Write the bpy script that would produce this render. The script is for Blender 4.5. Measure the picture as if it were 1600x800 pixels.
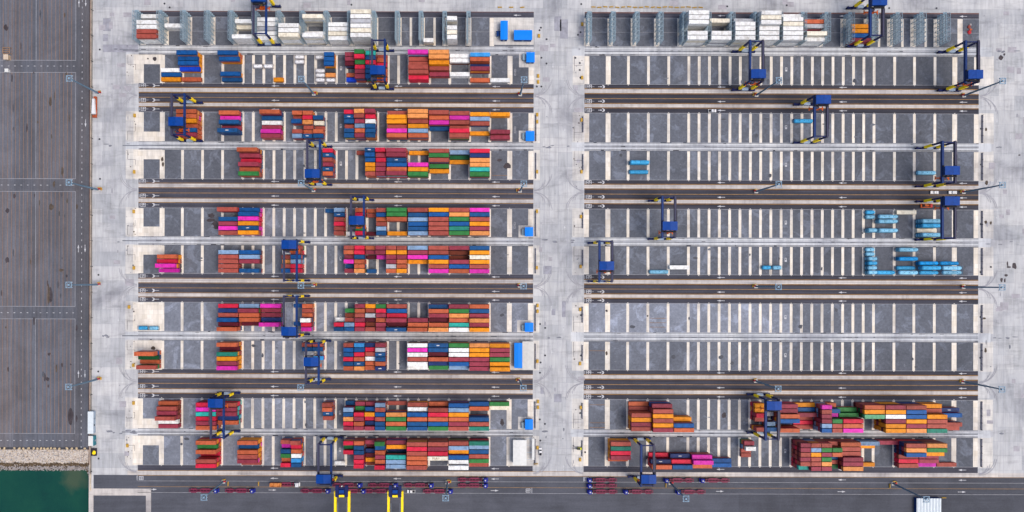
import bpy, math, random
from mathutils import Vector, Matrix
R_ = math.radians
for o in list(bpy.data.objects):
    bpy.data.objects.remove(o)
SC = bpy.context.scene
COL = SC.collection
S = 0.4          # metres per photograph pixel on the ground
NX, NY = 735.0, 440.0   # the point straight under the drone
CAM_H = 445.0
def X(px): return (px - NX) * S
def Y(py): return (NY - py) * S

# ------------------------------------------------------------------ camera, sky, sun, exposure
cd = bpy.data.cameras.new('drone_camera'); cam = bpy.data.objects.new('drone_camera', cd); COL.objects.link(cam)
cam.location = (0, 0, CAM_H); cam.rotation_euler = (0, 0, 0.0027)
cd.sensor_width = 36; cd.lens = 36 * (CAM_H / S) / 1600
cd.shift_x = 65 / 1600; cd.shift_y = 40 / 1600
cd.clip_start = 1; cd.clip_end = 6000
SC.camera = cam
SUN_EL, SUN_AZ = R_(62), R_(110)       # azimuth clockwise from north: light from the east-south-east
wd = bpy.data.worlds.new('World'); SC.world = wd; wd.use_nodes = True
wn = wd.node_tree
sky = wn.nodes.new('ShaderNodeTexSky'); sky.sky_type = 'NISHITA'; sky.sun_disc = False
sky.sun_elevation = SUN_EL; sky.sun_rotation = SUN_AZ; sky.dust_density = 4.0; sky.ozone_density = 0.6
wn.links.new(sky.outputs[0], wn.nodes['Background'].inputs[0])
wn.nodes['Background'].inputs[1].default_value = 0.15
sl = bpy.data.lights.new('sun', 'SUN'); sl.energy = 1.05; sl.angle = R_(28); sl.color = (1, 0.95, 0.86)
so = bpy.data.objects.new('sun', sl); COL.objects.link(so)
d = Vector((math.sin(SUN_AZ) * math.cos(SUN_EL), math.cos(SUN_AZ) * math.cos(SUN_EL), math.sin(SUN_EL)))
so.rotation_euler = d.to_track_quat('Z', 'Y').to_euler()
SC.view_settings.view_transform = 'Standard'; SC.view_settings.look = 'None'
SC.view_settings.gamma = 1; SC.view_settings.use_curve_mapping = False
SC.view_settings.exposure = 0.70
SC.cycles.max_bounces = 4

# ------------------------------------------------------------------ helpers
F = 1.66   # how much brighter a surface shows in the picture than its base colour
def lin(c): return tuple((v / 255 / 12.92 if v <= 10 else ((v / 255 + 0.055) / 1.055) ** 2.4) for v in c)
def C(r, g, b): return tuple(min(v / F, 0.84) for v in lin((r, g, b))) + (1,)

class MB:
    def __init__(s): s.v = []; s.f = []; s.m = []; s.t = []
    def add(s, vs, fs, mi=0, tone=1.0):
        n = len(s.v); s.v += [tuple(v) for v in vs]
        for f in fs: s.f.append([i + n for i in f]); s.m.append(mi); s.t.append(tone)
    def box(s, x0, x1, y0, y1, z0, z1, mi=0, tone=1.0):
        s.add([(x0,y0,z0),(x1,y0,z0),(x1,y1,z0),(x0,y1,z0),(x0,y0,z1),(x1,y0,z1),(x1,y1,z1),(x0,y1,z1)],
              [(3,2,1,0),(4,5,6,7),(0,1,5,4),(1,2,6,5),(2,3,7,6),(3,0,4,7)], mi, tone)
    def cbox(s, c, d, mi=0): s.box(c[0]-d[0]/2, c[0]+d[0]/2, c[1]-d[1]/2, c[1]+d[1]/2, c[2]-d[2]/2, c[2]+d[2]/2, mi)
    def rect(s, x0, x1, y0, y1, z, mi=0, tone=1.0):
        x0, x1 = min(x0,x1), max(x0,x1); y0, y1 = min(y0,y1), max(y0,y1)
        s.add([(x0,y0,z),(x1,y0,z),(x1,y1,z),(x0,y1,z)], [(0,1,2,3)], mi, tone)
    def prect(s, a, b, c, e, z, mi=0, tone=1.0): s.rect(X(a), X(b), Y(c), Y(e), z, mi, tone)
    def poly(s, pts, z, mi=0, tone=1.0): s.add([(p[0],p[1],z) for p in pts], [tuple(range(len(pts)))], mi, tone)
    def bar(s, p, q, w, h, mi=0):
        p = Vector(p); q = Vector(q); a = (q - p).normalized()
        up = Vector((0,0,1)) if abs(a.z) < 0.95 else Vector((0,1,0))
        r = a.cross(up).normalized(); u = r.cross(a).normalized()
        vs = [pt + r*i*w/2 + u*j*h/2 for pt in (p, q) for i, j in ((-1,-1),(1,-1),(1,1),(-1,1))]
        s.add(vs, [(3,2,1,0),(4,5,6,7),(0,1,5,4),(1,2,6,5),(2,3,7,6),(3,0,4,7)], mi)
    def cyl(s, p, q, r0, r1=None, n=10, mi=0, caps=True):
        r1 = r0 if r1 is None else r1; p = Vector(p); q = Vector(q); a = (q - p).normalized()
        up = Vector((0,0,1)) if abs(a.z) < 0.95 else Vector((0,1,0))
        r = a.cross(up).normalized(); u = r.cross(a).normalized()
        vs = [pt + (r*math.cos(2*math.pi*k/n) + u*math.sin(2*math.pi*k/n))*rr for pt, rr in ((p, r0),(q, r1)) for k in range(n)]
        fs = [(k, (k+1)%n, n+(k+1)%n, n+k) for k in range(n)]
        if caps: fs += [tuple(range(n))[::-1], tuple(range(n, 2*n))]
        s.add(vs, fs, mi)
    def lathe(s, axis_pts, n=14, mi=0):   # profile along x: [(x, r)] about the line y=0,z=zc
        vs = []; fs = []
        for (x, r, zc) in axis_pts:
            vs += [(x, r*math.cos(2*math.pi*k/n), zc + r*math.sin(2*math.pi*k/n)) for k in range(n)]
        for i in range(len(axis_pts)-1):
            fs += [(i*n+k, (i+1)*n+k, (i+1)*n+(k+1)%n, i*n+(k+1)%n) for k in range(n)]
        fs += [tuple(range(n)), tuple(range((len(axis_pts)-1)*n, len(axis_pts)*n))[::-1]]
        s.add(vs, fs, mi)
    def mesh(s, name, mats, tones=False):
        me = bpy.data.meshes.new(name); me.from_pydata(s.v, [], s.f)
        for m in (mats if isinstance(mats, (list, tuple)) else [mats]): me.materials.append(m)
        me.polygons.foreach_set('material_index', s.m)
        if tones:
            a = me.attributes.new('tone', 'FLOAT', 'FACE'); a.data.foreach_set('value', s.t)
        me.update(); return me
    def build(s, name, mats, parent=None, loc=(0,0,0), tones=False):
        return link(name, s.mesh(name, mats, tones), parent, loc)
def link(name, data, parent=None, loc=(0,0,0), rz=0):
    o = bpy.data.objects.new(name, data); COL.objects.link(o); o.location = loc; o.rotation_euler = (0,0,rz)
    if parent: o.parent = parent
    return o
def tag(o, label=None, cat=None, group=None, kind=None):
    if label: o['label'] = label
    if cat: o['category'] = cat
    if group: o['group'] = group
    if kind: o['kind'] = kind
    return o
def thing(name, label, cat, loc=(0,0,0), rz=0, group=None):
    return tag(link(name, None, None, loc, rz), label, cat, group)
def dup(root, loc, rz=0, label=None, group=None):
    r = root.copy(); COL.objects.link(r); r.location = loc; r.rotation_euler = (0,0,rz)
    if label: r['label'] = label
    if group: r['group'] = group
    for ch in list(root.children):
        c = ch.copy(); COL.objects.link(c); c.parent = r
        for g in list(ch.children):
            e = g.copy(); COL.objects.link(e); e.parent = c
    return r
ORD = ['zeroth','first','second','third','fourth','fifth','sixth','seventh','eighth','ninth','tenth','eleventh','twelfth','thirteenth','fourteenth','fifteenth','sixteenth','seventeenth','eighteenth']

# ------------------------------------------------------------------ materials
def nt(name):
    m = bpy.data.materials.new(name); m.use_nodes = True
    t = m.node_tree; b = t.nodes['Principled BSDF']; b.inputs['Specular IOR Level'].default_value = 0.12; return m, t, b
def node(t, typ, **kw):
    n = t.nodes.new(typ)
    for k, v in kw.items():
        if k.startswith('i_'):
            key = k[2:]; key = int(key) if key.isdigit() else key.replace('_', ' ')
            n.inputs[key].default_value = v
        else: setattr(n, k, v)
    return n
def ramp(t, fac, stops, interp='LINEAR'):
    r = t.nodes.new('ShaderNodeValToRGB'); r.color_ramp.interpolation = interp
    e = r.color_ramp.elements
    e[0].position, e[0].color = stops[0]; e[1].position, e[1].color = stops[-1]
    for p, c in stops[1:-1]:
        x = e.new(p); x.color = c
    t.links.new(fac, r.inputs[0]); return r.outputs[0]
def g(v): return (v, v, v, 1)
def mul(t, a, b, fac=1.0):
    n = node(t, 'ShaderNodeMix', data_type='RGBA', blend_type='MULTIPLY'); n.inputs[0].default_value = fac
    for s_, i in ((a, 6), (b, 7)):
        if isinstance(s_, tuple): n.inputs[i].default_value = s_
        else: t.links.new(s_, n.inputs[i])
    return n.outputs[2]
def mix(t, fac, a, b):
    n = node(t, 'ShaderNodeMix', data_type='RGBA')
    if isinstance(fac, float): n.inputs[0].default_value = fac
    else: t.links.new(fac, n.inputs[0])
    for s_, i in ((a, 6), (b, 7)):
        if isinstance(s_, tuple): n.inputs[i].default_value = s_
        else: t.links.new(s_, n.inputs[i])
    return n.outputs[2]
def coords(t, scale=(1,1,1), rnd=False):
    tc = node(t, 'ShaderNodeTexCoord'); mp = node(t, 'ShaderNodeMapping'); mp.inputs['Scale'].default_value = scale
    t.links.new(tc.outputs['Object'], mp.inputs[0])
    if rnd:
        oi = node(t, 'ShaderNodeObjectInfo'); k = node(t, 'ShaderNodeMath', operation='MULTIPLY'); k.inputs[1].default_value = 300
        t.links.new(oi.outputs['Random'], k.inputs[0]); t.links.new(k.outputs[0], mp.inputs['Location'])
    return mp.outputs[0]
def noise(t, vec, scale, detail=5, rough=0.6, dist=0.0):
    n = node(t, 'ShaderNodeTexNoise'); n.inputs['Scale'].default_value = scale; n.inputs['Detail'].default_value = detail
    n.inputs['Roughness'].default_value = rough; n.inputs['Distortion'].default_value = dist
    t.links.new(vec, n.inputs['Vector']); return n.outputs[0]

def plain(name, col, rough=0.6, metal=0.0, dirt=0.25, sc=0.6):
    m, t, b = nt(name)
    v = coords(t, rnd=True); n = noise(t, v, sc)
    c = mul(t, col, ramp(t, n, [(0.3, g(1 - dirt)), (0.65, g(1.0))]))
    t.links.new(c, b.inputs['Base Color']); b.inputs['Roughness'].default_value = rough; b.inputs['Metallic'].default_value = metal
    return m

def paint(name, col, lo=0.80, hi=1.12):      # container paint: per-box fading, rust and dirt of its own
    m, t, b = nt(name)
    oi = node(t, 'ShaderNodeObjectInfo')
    fade = ramp(t, oi.outputs['Random'], [(0.0, g(lo)), (0.5, g((lo+hi)/2+0.02)), (1.0, g(hi))])
    c = mul(t, col, fade)
    v = coords(t, rnd=True)
    n = noise(t, v, 0.45, 6, 0.65)
    c = mul(t, c, ramp(t, n, [(0.32, (0.70,0.67,0.64,1)), (0.52, g(0.98)), (0.72, (1.10,1.12,1.15,1))]))
    v2 = coords(t, (1.6, 0.25, 0.25), rnd=True)
    n2 = noise(t, v2, 1.3, 4, 0.7)
    c = mul(t, c, ramp(t, n2, [(0.34, g(0.84)), (0.62, g(1.06))]))
    n3 = noise(t, v, 1.7, 5, 0.75)
    c = mix(t, ramp(t, n3, [(0.66, g(0)), (0.74, g(0.55))]), c, (0.10, 0.045, 0.025, 1))
    t.links.new(c, b.inputs['Base Color']); b.inputs['Roughness'].default_value = 0.5
    return m

PAL = dict(r=((178,86,74),'rust red'), m=((160,62,80),'maroon'), d=((98,26,42),'dark maroon'), R=((228,42,74),'crimson'), o=((206,104,68),'rust orange'),
    u=((128,60,42),'brown'), O=((250,156,30),'orange'), l=((246,160,90),'pale orange'), p=((238,55,185),'magenta'), P=((200,40,165),'dark magenta'),
    b=((24,90,158),'blue'), n=((28,84,138),'steel blue'), N=((36,56,112),'navy'), s=((138,168,202),'grey blue'), c=((64,158,228),'sky blue'),
    g=((56,132,68),'green'), G=((22,92,52),'dark green'), t=((42,134,114),'teal green'), T=((52,184,172),'turquoise'), e=((120,198,150),'mint'),
    w=((252,252,250),'white'), k=((252,243,222),'cream'), y=((192,193,198),'light grey'), B=((22,70,205),'royal blue'), Z=((70,74,84),'charcoal'))
PM = {k: paint('paint_' + v[1].replace(' ', '_'), C(*v[0]), *((0.96, 1.10) if k in 'wky' else (0.80, 1.14))) for k, v in PAL.items()}

def concrete(name, lo, hi, slab=(12.0, 5.0), stain=0.75):
    m, t, b = nt(name)
    v = coords(t)
    br = node(t, 'ShaderNodeTexBrick'); br.offset = 0.35; br.inputs['Scale'].default_value = 1.0
    br.inputs['Brick Width'].default_value = slab[0]; br.inputs['Row Height'].default_value = slab[1]; br.inputs['Mortar Size'].default_value = 0.05
    br.inputs['Color1'].default_value = lo; br.inputs['Color2'].default_value = hi; br.inputs['Mortar'].default_value = tuple(x*0.8 for x in lo[:3]) + (1,)
    t.links.new(v, br.inputs['Vector'])
    c = br.outputs[0]
    a = noise(t, v, 0.035, 8, 0.62, 0.4)
    c = mul(t, c, ramp(t, a, [(0.32, (0.64,0.64,0.67,1)), (0.47, g(0.96)), (0.68, (1.14,1.12,1.08,1))]))
    a2 = noise(t, coords(t, (0.25, 1.0, 1)), 0.22, 6, 0.7)
    c = mul(t, c, ramp(t, a2, [(0.30, g(stain)), (0.48, g(1.0))]))
    a3 = noise(t, coords(t, (1.0, 0.12, 1)), 0.5, 4, 0.6)
    c = mul(t, c, ramp(t, a3, [(0.3, g(0.80)), (0.6, g(1.04))]))
    t.links.new(c, b.inputs['Base Color']); b.inputs['Roughness'].default_value = 0.85
    return m
M_conc = concrete('pale_concrete', C(190,192,196), C(212,212,214), (15.0, 9.0))
M_conc2 = concrete('patchy_concrete', C(218,215,212), C(236,231,224), (7, 4))
M_strip = concrete('lane_concrete', C(204,198,195), C(224,216,210), (30, 20), 0.70)
M_cream = concrete('cream_concrete', C(243,232,216), C(255,247,236), (3, 3), 0.90)
M_runway = concrete('runway_concrete', C(208,211,216), C(224,226,230), (25, 20), 0.68)

def asphalt(name, col, streak=(0.03, 1, 1), patch=0.0, use_tone=True, sstr=0.22):
    m, t, b = nt(name)
    c = col
    if use_tone:
        at = node(t, 'ShaderNodeAttribute', attribute_name='tone')
        cc = node(t, 'ShaderNodeCombineColor')
        for i in range(3): t.links.new(at.outputs['Fac'], cc.inputs[i])
        c = mul(t, col, cc.outputs[0])
    v = coords(t)
    n1 = noise(t, coords(t, streak), 0.55, 5, 0.65)
    c = mul(t, c, ramp(t, n1, [(0.3, g(1 - sstr)), (0.68, g(1 + sstr * 0.6))]))
    n2 = noise(t, v, 0.05, 7, 0.65, 0.5)
    c = mul(t, c, ramp(t, n2, [(0.33, g(0.80)), (0.6, g(1.06))]))
    n4 = noise(t, v, 0.9, 4, 0.7)
    c = mul(t, c, ramp(t, n4, [(0.3, g(0.88)), (0.7, g(1.10))]))
    if patch:
        n3 = noise(t, v, 0.085, 8, 0.68, 0.8)
        c = mul(t, c, ramp(t, n3, [(0.53, g(1.0)), (0.60, (1 + patch, 1 + patch * 1.05, 1 + patch * 1.12, 1))]))
    t.links.new(c, b.inputs['Base Color']); b.inputs['Roughness'].default_value = 0.8
    return m
M_slot = asphalt('stacking_asphalt', C(112,116,126), (1, 1, 1), 0.42)
M_lane = asphalt('lane_asphalt', C(84,84,95), (0.02, 1.6, 1), 0.0, True, 0.42)
M_quay = asphalt('quay_asphalt', C(93,95,104), (0.05, 0.7, 1), 0.0, True, 0.15)
M_lot = asphalt('lorry_park_asphalt', C(112,115,125), (1.3, 0.03, 1), 0.0, True, 0.26)
def brown_bands(m):
    t = m.node_tree; b = t.nodes['Principled BSDF']; src = b.inputs['Base Color'].links[0].from_socket
    n = noise(t, coords(t, (1.0, 0.12, 1)), 0.06, 5, 0.6)
    t.links.new(mix(t, ramp(t, n, [(0.42, g(0)), (0.64, g(0.85))]), src, mul(t, src, (1.06, 0.93, 0.83, 1))), b.inputs['Base Color'])
brown_bands(M_lot)
M_white = plain('white_line_paint', C(228,228,232), 0.7, 0, 0.45, 0.8)
M_wline = plain('worn_white_line_paint', C(176,176,182), 0.7, 0, 0.35, 0.4)
M_yell = plain('yellow_line_paint', C(192,150,98), 0.7, 0, 0.4, 0.3)
M_tan = plain('faded_orange_line_paint', C(164,128,104), 0.7, 0, 0.4, 0.2)
M_dark = plain('dark_drain_steel', C(66,66,76), 0.7, 0, 0.3, 0.3)
M_rail = plain('worn_rail_groove', C(136,140,150), 0.7, 0, 0.6, 0.08)
M_stain = plain('oil_stain', C(88,80,84), 0.6, 0, 0.5, 0.5)
M_bstain = plain('rust_stain', C(166,128,92), 0.8, 0, 0.5, 0.8)
M_hole = plain('cast_iron', C(74,74,82), 0.6)

def flat(name, col, rough=0.5, metal=0.0, dirt=0.18): return plain(name, C(*col), rough, metal, dirt)
M_navy = flat('navy_crane_paint', (28,42,98)); M_girder = flat('girder_blue_paint', (32,62,122)); M_gird2 = flat('girder_grey_paint', (74,74,98))
M_yel = plain('crane_yellow_paint', (0.82,0.58,0.012,1), 0.5, 0, 0.1); M_royal = flat('royal_blue_roof_paint', (8,72,160), dirt=0.25)
M_black = flat('black_rubber', (46,46,52), 0.8); M_steel = flat('galvanised_steel', (150,165,182), 0.5, 0.0)
M_rack = flat('rack_steel', (160,184,198), 0.55); M_deck = flat('rack_grating', (170,186,196), 0.6)
M_mast = flat('mast_steel', (112,140,162), 0.5); M_mastl = flat('mast_head_steel', (150,182,206), 0.5)
M_org = flat('safety_orange_paint', (228,104,40)); M_bluroof = flat('bright_blue_roof', (10,140,252), dirt=0.06); M_bluwall = flat('blue_wall', (12,60,128))
M_wwall = flat('white_wall', (226,226,226)); M_wroof = flat('white_roof', (240,240,236), dirt=0.1); M_greyroof = flat('pale_grey_roof', (224,222,216), dirt=0.12)
M_iceroof = flat('pale_blue_white_roof', (234,243,247), dirt=0.1)
M_cab = flat('cab_blue_paint', (38,50,160)); M_trail = flat('maroon_chassis_paint', (138,56,84)); M_traild = flat('dark_maroon_chassis', (84,28,52))
M_glass, _t, _b = nt('dark_glass'); _b.inputs['Base Color'].default_value = (0.02,0.025,0.03,1); _b.inputs['Roughness'].default_value = 0.08
M_carw = flat('white_car_paint', (244,244,246), 0.3, 0, 0.05); M_box = flat('pale_blue_cabinet', (178,196,216))
M_barr = flat('yellow_barrier_paint', (214,170,70)); M_redc = flat('red_cabinet_paint', (196,50,58)); M_teal = flat('teal_trim', (58,136,150))
M_tank = paint('tank_cyan', C(74,182,238)); M_tankp = paint('tank_pale_cyan', C(146,214,248)); M_tanks = paint('tank_silver', C(250,250,252), 1.0, 1.1); M_tankd = paint('tank_deep_cyan', C(24,160,236))
M_frame = flat('tank_frame_cyan', (36,120,158)); M_frames = flat('tank_frame_grey', (168,160,166))

# ------------------------------------------------------------------ the setting: ground, sea, roads
CX0, CX1 = 216.0, 833.0       # the crowded yard
OX0, OX1 = 912.5, 1528.5      # the open yard
SLOT = [(27.5,72.0),(86.6,131.3),(176.0,222.0),(235.2,280.6),(326.0,370.4),(384.2,428.4),(473.2,518.6),(533.0,577.6),(623.4,670.4),(682.0,727.8)]
LB = [220,253,284.7,316,347.3] + [379 + 16.2*i for i in range(19)] + [702,733.3,764.7,796,829]
OB = [916,949.5,981,1012.4,1044] + [1075.5 + 16.08*i for i in range(19)] + [1397,1428,1460,1491,1525]

gm = MB()
def slab_box(a, b, c, e):   # ground with quay faces
    gm.box(X(a), X(b), Y(e), Y(c), -6, 0)
slab_box(-1500, 139.5, -1500, 704); slab_box(139.5, 3200, -1500, 1050)
gr = gm.build('ground', M_conc); tag(gr, kind='structure')
M_sea, t, b = nt('green_sea_water')
v = coords(t); n = noise(t, v, 0.03, 6, 0.6)
c = ramp(t, n, [(0.3, (0.004,0.022,0.024,1)), (0.5, (0.005,0.040,0.031,1)), (0.7, (0.008,0.052,0.034,1))])
nc_ = node(t, 'ShaderNodeTexNoise'); nc_.inputs['Scale'].default_value = 0.12; nc_.inputs['Detail'].default_value = 6; t.links.new(v, nc_.inputs['Vector']); nc = nc_.outputs['Color']
dm = node(t, 'ShaderNodeVectorMath', operation='DISTANCE'); dm.inputs[1].default_value = (X(112)+9, Y(751)+9, -4)
va = node(t, 'ShaderNodeVectorMath', operation='MULTIPLY_ADD'); t.links.new(nc, va.inputs[0]); va.inputs[1].default_value = (18, 18, 0); t.links.new(v, va.inputs[2])
t.links.new(va.outputs[0], dm.inputs[0])
mm = node(t, 'ShaderNodeMapRange'); mm.inputs['From Min'].default_value = 11; mm.inputs['From Max'].default_value = 3; t.links.new(dm.outputs['Value'], mm.inputs[0])
mx = node(t, 'ShaderNodeMath', operation='MULTIPLY'); t.links.new(mm.outputs[0], mx.inputs[0]); mx.inputs[1].default_value = 0.5
c = mix(t, mx.outputs[0], c, (0.070, 0.075, 0.045, 1))
t.links.new(c, b.inputs['Base Color']); b.inputs['Roughness'].default_value = 0.12
bp = node(t, 'ShaderNodeBump'); bp.inputs['Strength'].default_value = 0.35; bp.inputs['Distance'].default_value = 0.3
t.links.new(noise(t, v, 0.8, 5, 0.6), bp.inputs['Height']); t.links.new(bp.outputs[0], b.inputs['Normal'])
sm = MB(); sm.rect(-1500, 2000, -1500, 60, -4)
sea = sm.build('sea', M_sea); tag(sea, kind='structure')

rng = random.Random(4)
# lorry park on the far side of the fence
lot = MB()
lot.prect(-900, 21, -700, 703, 0.02, tone=1.10)
for a, b_, c_, e in [(21,118,-700,97),(21,118,115,281),(21,118,301,480),(21,118,500,679)]:
    xs = [21, 28, 36.5, 42, 55, 61, 73, 80, 92, 99, 112, 118]
    for i in range(len(xs)-1): lot.prect(xs[i], xs[i+1], c_, e, 0.02, tone=rng.uniform(0.86, 1.02))
for c_, e in [(97,115),(281,301),(480,500)]: lot.prect(21, 118, c_, e, 0.02, tone=0.86)
lot.prect(21, 141, 679, 700.6, 0.02, tone=0.92); lot.prect(-200, 139.5, 700.6, 704, 0.03, tone=0.45); lot.prect(118, 138, -700, 679, 0.02, tone=0.80); lot.prect(138, 141, -700, 679, 0.02, tone=0.62)
tag(lot.build('lorry_park_pavement', M_lot, tones=True), kind='structure')
lm = MB()
for c_, e in [(-300,96),(115,281),(301,480.5),(500,679)]:
    for x in (55.5, 117.5): lm.prect(x-0.35, x+0.35, c_, e, 0.035, 0)
    for x in [4,11.5,17.8,23.7,30,36.2,42.5,48.7,61.2,67.4,73.6,79.8,86,92.3,98.6,104.8,111]:
        lm.prect(x-0.33, x+0.33, c_, e, 0.035, 1)
for y in (96,115,281,301,480.5,500,679): lm.prect(-300, 117.8, y-0.35, y+0.35, 0.04, 0)
for y in (105,291,490.5,690):
    for i in range(-20, 12): lm.prect(i*10.2+1, i*10.2+3.6, y-0.4, y+0.4, 0.035, 2)
for i in range(-10, 70): lm.prect(127.1, 127.9, i*10.1+2, i*10.1+4.6, 0.035, 2)
def arrow(mb, x, y, dx, dy, L=12.0, mi=2, z=0.04, wide=1.5):   # straight arrow, tip at x,y, shaft runs back by L px
    ux, uy = dx, dy; px, py = -uy, ux
    P = lambda a, b_: (X(x - ux*a + px*b_), Y(y - uy*a + py*b_))
    for pts in ([P(0,0), P(L*.45, wide), P(L*.45, -wide)], [P(L*.45, .4), P(L, .4), P(L, -.4), P(L*.45, -.4)]):
        ar = sum(pts[i][0]*pts[(i+1)%len(pts)][1] - pts[(i+1)%len(pts)][0]*pts[i][1] for i in range(len(pts)))
        mb.poly(pts if ar > 0 else pts[::-1], z, mi)
for (x, y, dy) in [(122.3,1,-1),(132.8,12,1),(133,200,1),(122.4,384,-1),(132.8,396,1),(123,580,-1),(133.2,592,1)]: arrow(lm, x, y, 0, dy, 12)
tag(lm.build('lorry_park_road_markings', [M_wline, M_tan, M_white]), kind='structure')

# stacking rows
pv = MB(); cr = MB(); ln = MB(); stp = MB(); rw = MB(); mk = MB(); gv = MB(); pad = MB()
for yard in (0, 1):
    x0, x1 = ((CX0, CX1), (OX0, OX1))[yard]; B = (LB, OB)[yard]
    for ri, (a, b_) in enumerate(SLOT):
        # paving of each bay, its own tone
        if ri == 0:
            cs = [731 - 36.35*k for k in range(14, -1, -1)] if yard == 0 else [916 + 36.4*k for k in range(16)]
            pv.prect(x0, x1, a, b_, 0.012, tone=0.9)
            for c_ in cs: cr.prect(c_-4.4, c_+4.4, a+0.4, b_-0.4, 0.024)
            if yard == 0:
                for c_ in (641, 678): cr.prect(c_-1.8, c_+1.8, a+0.4, b_-0.4, 0.024)
                cr.prect(764, 771, a, b_, 0.024)
            else:
                for c_ in (1372.5, 1409, 1445.5): cr.prect(c_-1.8, c_+1.8, a+0.4, b_-0.4, 0.024)
                cr.prect(1495, 1503, a, b_, 0.024)
            mk.prect(x0, x1, a-0.3, a+0.3, 0.03, 1); mk.prect(x0, x1, (a+b_)/2-0.25, (a+b_)/2+0.25, 0.022, 1)
            continue
        for i in range(len(B)-1):
            u = (B[i] + B[i+1]) / 2
            tone = rng.uniform(0.93, 1.07)
            if yard == 0:
                tone *= 0.88 if ri <= 1 else 0.95
                if ri >= 6 and u < 545: tone *= rng.uniform(1.25, 1.75)
                elif ri in (2,3,4,5) and 380 < u < 560: tone *= rng.uniform(1.05, 1.35)
                if ri >= 6 and u > 760: tone *= 1.45
            else:
                tone *= (1.0, 0.92, 1.0, 0.96, 0.95, 0.95, 1.75, 1.12, 1.05, 1.0)[ri]
                if u > 1240: tone *= 0.84 if ri != 6 else 0.62
                if ri == 7 and u > 1150: tone *= 0.9
            pv.prect(B[i], B[i+1], a, b_, 0.012, tone=tone)
        pv.prect(x0, B[0], a, b_, 0.012); pv.prect(B[-1], x1, a, b_, 0.012)
        for i, x in enumerate(B):
            w = 2.1
            if i in (1, len(B)-2): w = 3.8
            if i in (0, len(B)-1): w = 3.9
            e0, e1 = x - w, x + w
            if i == 0: e0 = x0 - (8 if yard == 0 else 0)
            if i == len(B)-1: e1 = x1
            cr.prect(e0, e1, a+0.5, b_-0.3, 0.024)
        mk.prect(x0, x1, a-0.28, a+0.28, 0.032, 1) if ri % 2 == 0 else mk.prect(x0, x1, b_-0.28, b_+0.28, 0.032, 1)
        for x in B[1:-1]:
            yy = a - 0.9 if ri % 2 == 0 else b_ + 0.9
            mk.prect(x-0.9, x+0.9, yy-0.35, yy+0.35, 0.033, 6)
        if yard == 0:
            # crosswise concrete at the end bay
            if ri in (1,3,5,7,9): cr.prect(x0, B[1], a, a + (46 if ri == 7 else 15), 0.028)
            elif ri == 6: cr.prect(x0, B[1]+1, a, b_, 0.028)
            else: cr.prect(x0, B[1], b_-15, b_, 0.028)
    # truck lanes between rows (1|2, 3|4, 5|6, 7|8), the lane north of row 0 and the one south of row 9
    ln.prect(x0, x1, 18.5, 27.5, 0.012, tone=0.98)
    mk.prect(x0, x1, 18.2, 20.2 if yard else 19.2, 0.03, 3)
    ln.prect(x0, x1, 727.8, 737, 0.012, tone=0.9)
    for k, (a, b_, s1, s2) in enumerate([(131.3,176.0,(138.8,144.7),(162.0,167.0)),(280.6,326.0,(288.2,293.8),(311.6,316.8)),(428.4,473.2,(436.8,442.4),(459.6,464.4)),(577.6,623.4,(585.6,591.0),(609.4,614.6))]):
        tn = (0.96, 0.98, 1.0, 0.98)[k] if yard == 0 else (0.66, 0.74, 0.86, 0.78)[k]
        edges = [a, s1[0], (s1[1]+s2[0])/2, s2[1], b_]
        for i in range(4): ln.prect(x0, x1, edges[i], edges[i+1], 0.012, tone=tn*(0.97, 1.05, 1.0, 0.98)[i])
        for yy, w_ in ((s1[0]-1.0,1.3),(s1[1]+1.2,1.5),(s2[0]-1.1,1.4),(s2[1]+1.0,1.3)):
            if yard == 1 or k < 1: ln.prect(x0, x1, yy-w_, yy+w_, 0.02, 1)
        for s_ in (s1, s2):
            stp.prect(x0, x1, s_[0], s_[1], 0.026)
            mk.prect(x0, x1, (s_[0]+s_[1])/2-0.2, (s_[0]+s_[1])/2+0.2, 0.034, 4)
        for y in (s1[0]-0.9, s1[1]+0.9, (s1[1]+s2[0])/2, s2[0]-0.9, s2[1]+0.9): mk.prect(x0, x1, y-0.38, y+0.38, 0.03, 0)
        lanes = [(a+s1[0])/2, ((s1[1]+s2[0])/2+s2[0])/2 , (s2[1]+b_)/2]
        for y in lanes:
            mk.prect(x0+1.0, x0+1.7, y-2.6, y+2.6, 0.03, 2)
            bx = x0 + (3.2 if yard == 0 else 3.4)      # painted lane number: framed box with two rotated figures
            mk.prect(bx, bx+8.0, y-3.0, y-2.3, 0.03, 2); mk.prect(bx, bx+8.0, y+2.3, y+3.0, 0.03, 2)
            for q in (0, 3.4, 7.2): mk.prect(bx+q, bx+q+0.8, y-2.3, y+2.3, 0.03, 2)
            mk.prect(bx+0.8, bx+7.2, y-0.4, y+0.4, 0.03, 2); mk.prect(bx+4.6, bx+5.3, y-2.3, y-0.4, 0.03, 2); mk.prect(bx+8.0, bx+12, y-0.35, y+0.35, 0.03, 1)
            # start arrow with a rounded head
            hx = x0 + (25.6 if yard == 0 else 31.5)
            pts = []
            for q in range(9):
                th = R_(-80 + 20*q); pts.append((hx - 4 + 4.4*math.cos(th), y + 2.9*math.sin(th)))
            for q in range(8, -1, -1):
                th = R_(-80 + 20*q); pts.append((hx - 5.2 + 3.0*math.cos(th), y + 2.4*math.sin(th)))
            for q in range(8):
                qd = [pts[q], pts[q+1], pts[16-q], pts[17-q]]
                mk.poly([(X(p[0]), Y(p[1])) for p in qd][::-1], 0.03, 2)
            if yard == 0: mk.prect(hx, hx+7, y-0.4, y+0.4, 0.03, 2)
            else: arrow(mk, hx-3.2, y, 1, 0, 7, 2, 0.03, 1.2)
            for x in ((423, 615, 768) if yard == 0 else (1120, 1310, 1498)): arrow(mk, x, y, -1, 0, 12.5, 2, 0.03)
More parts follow.
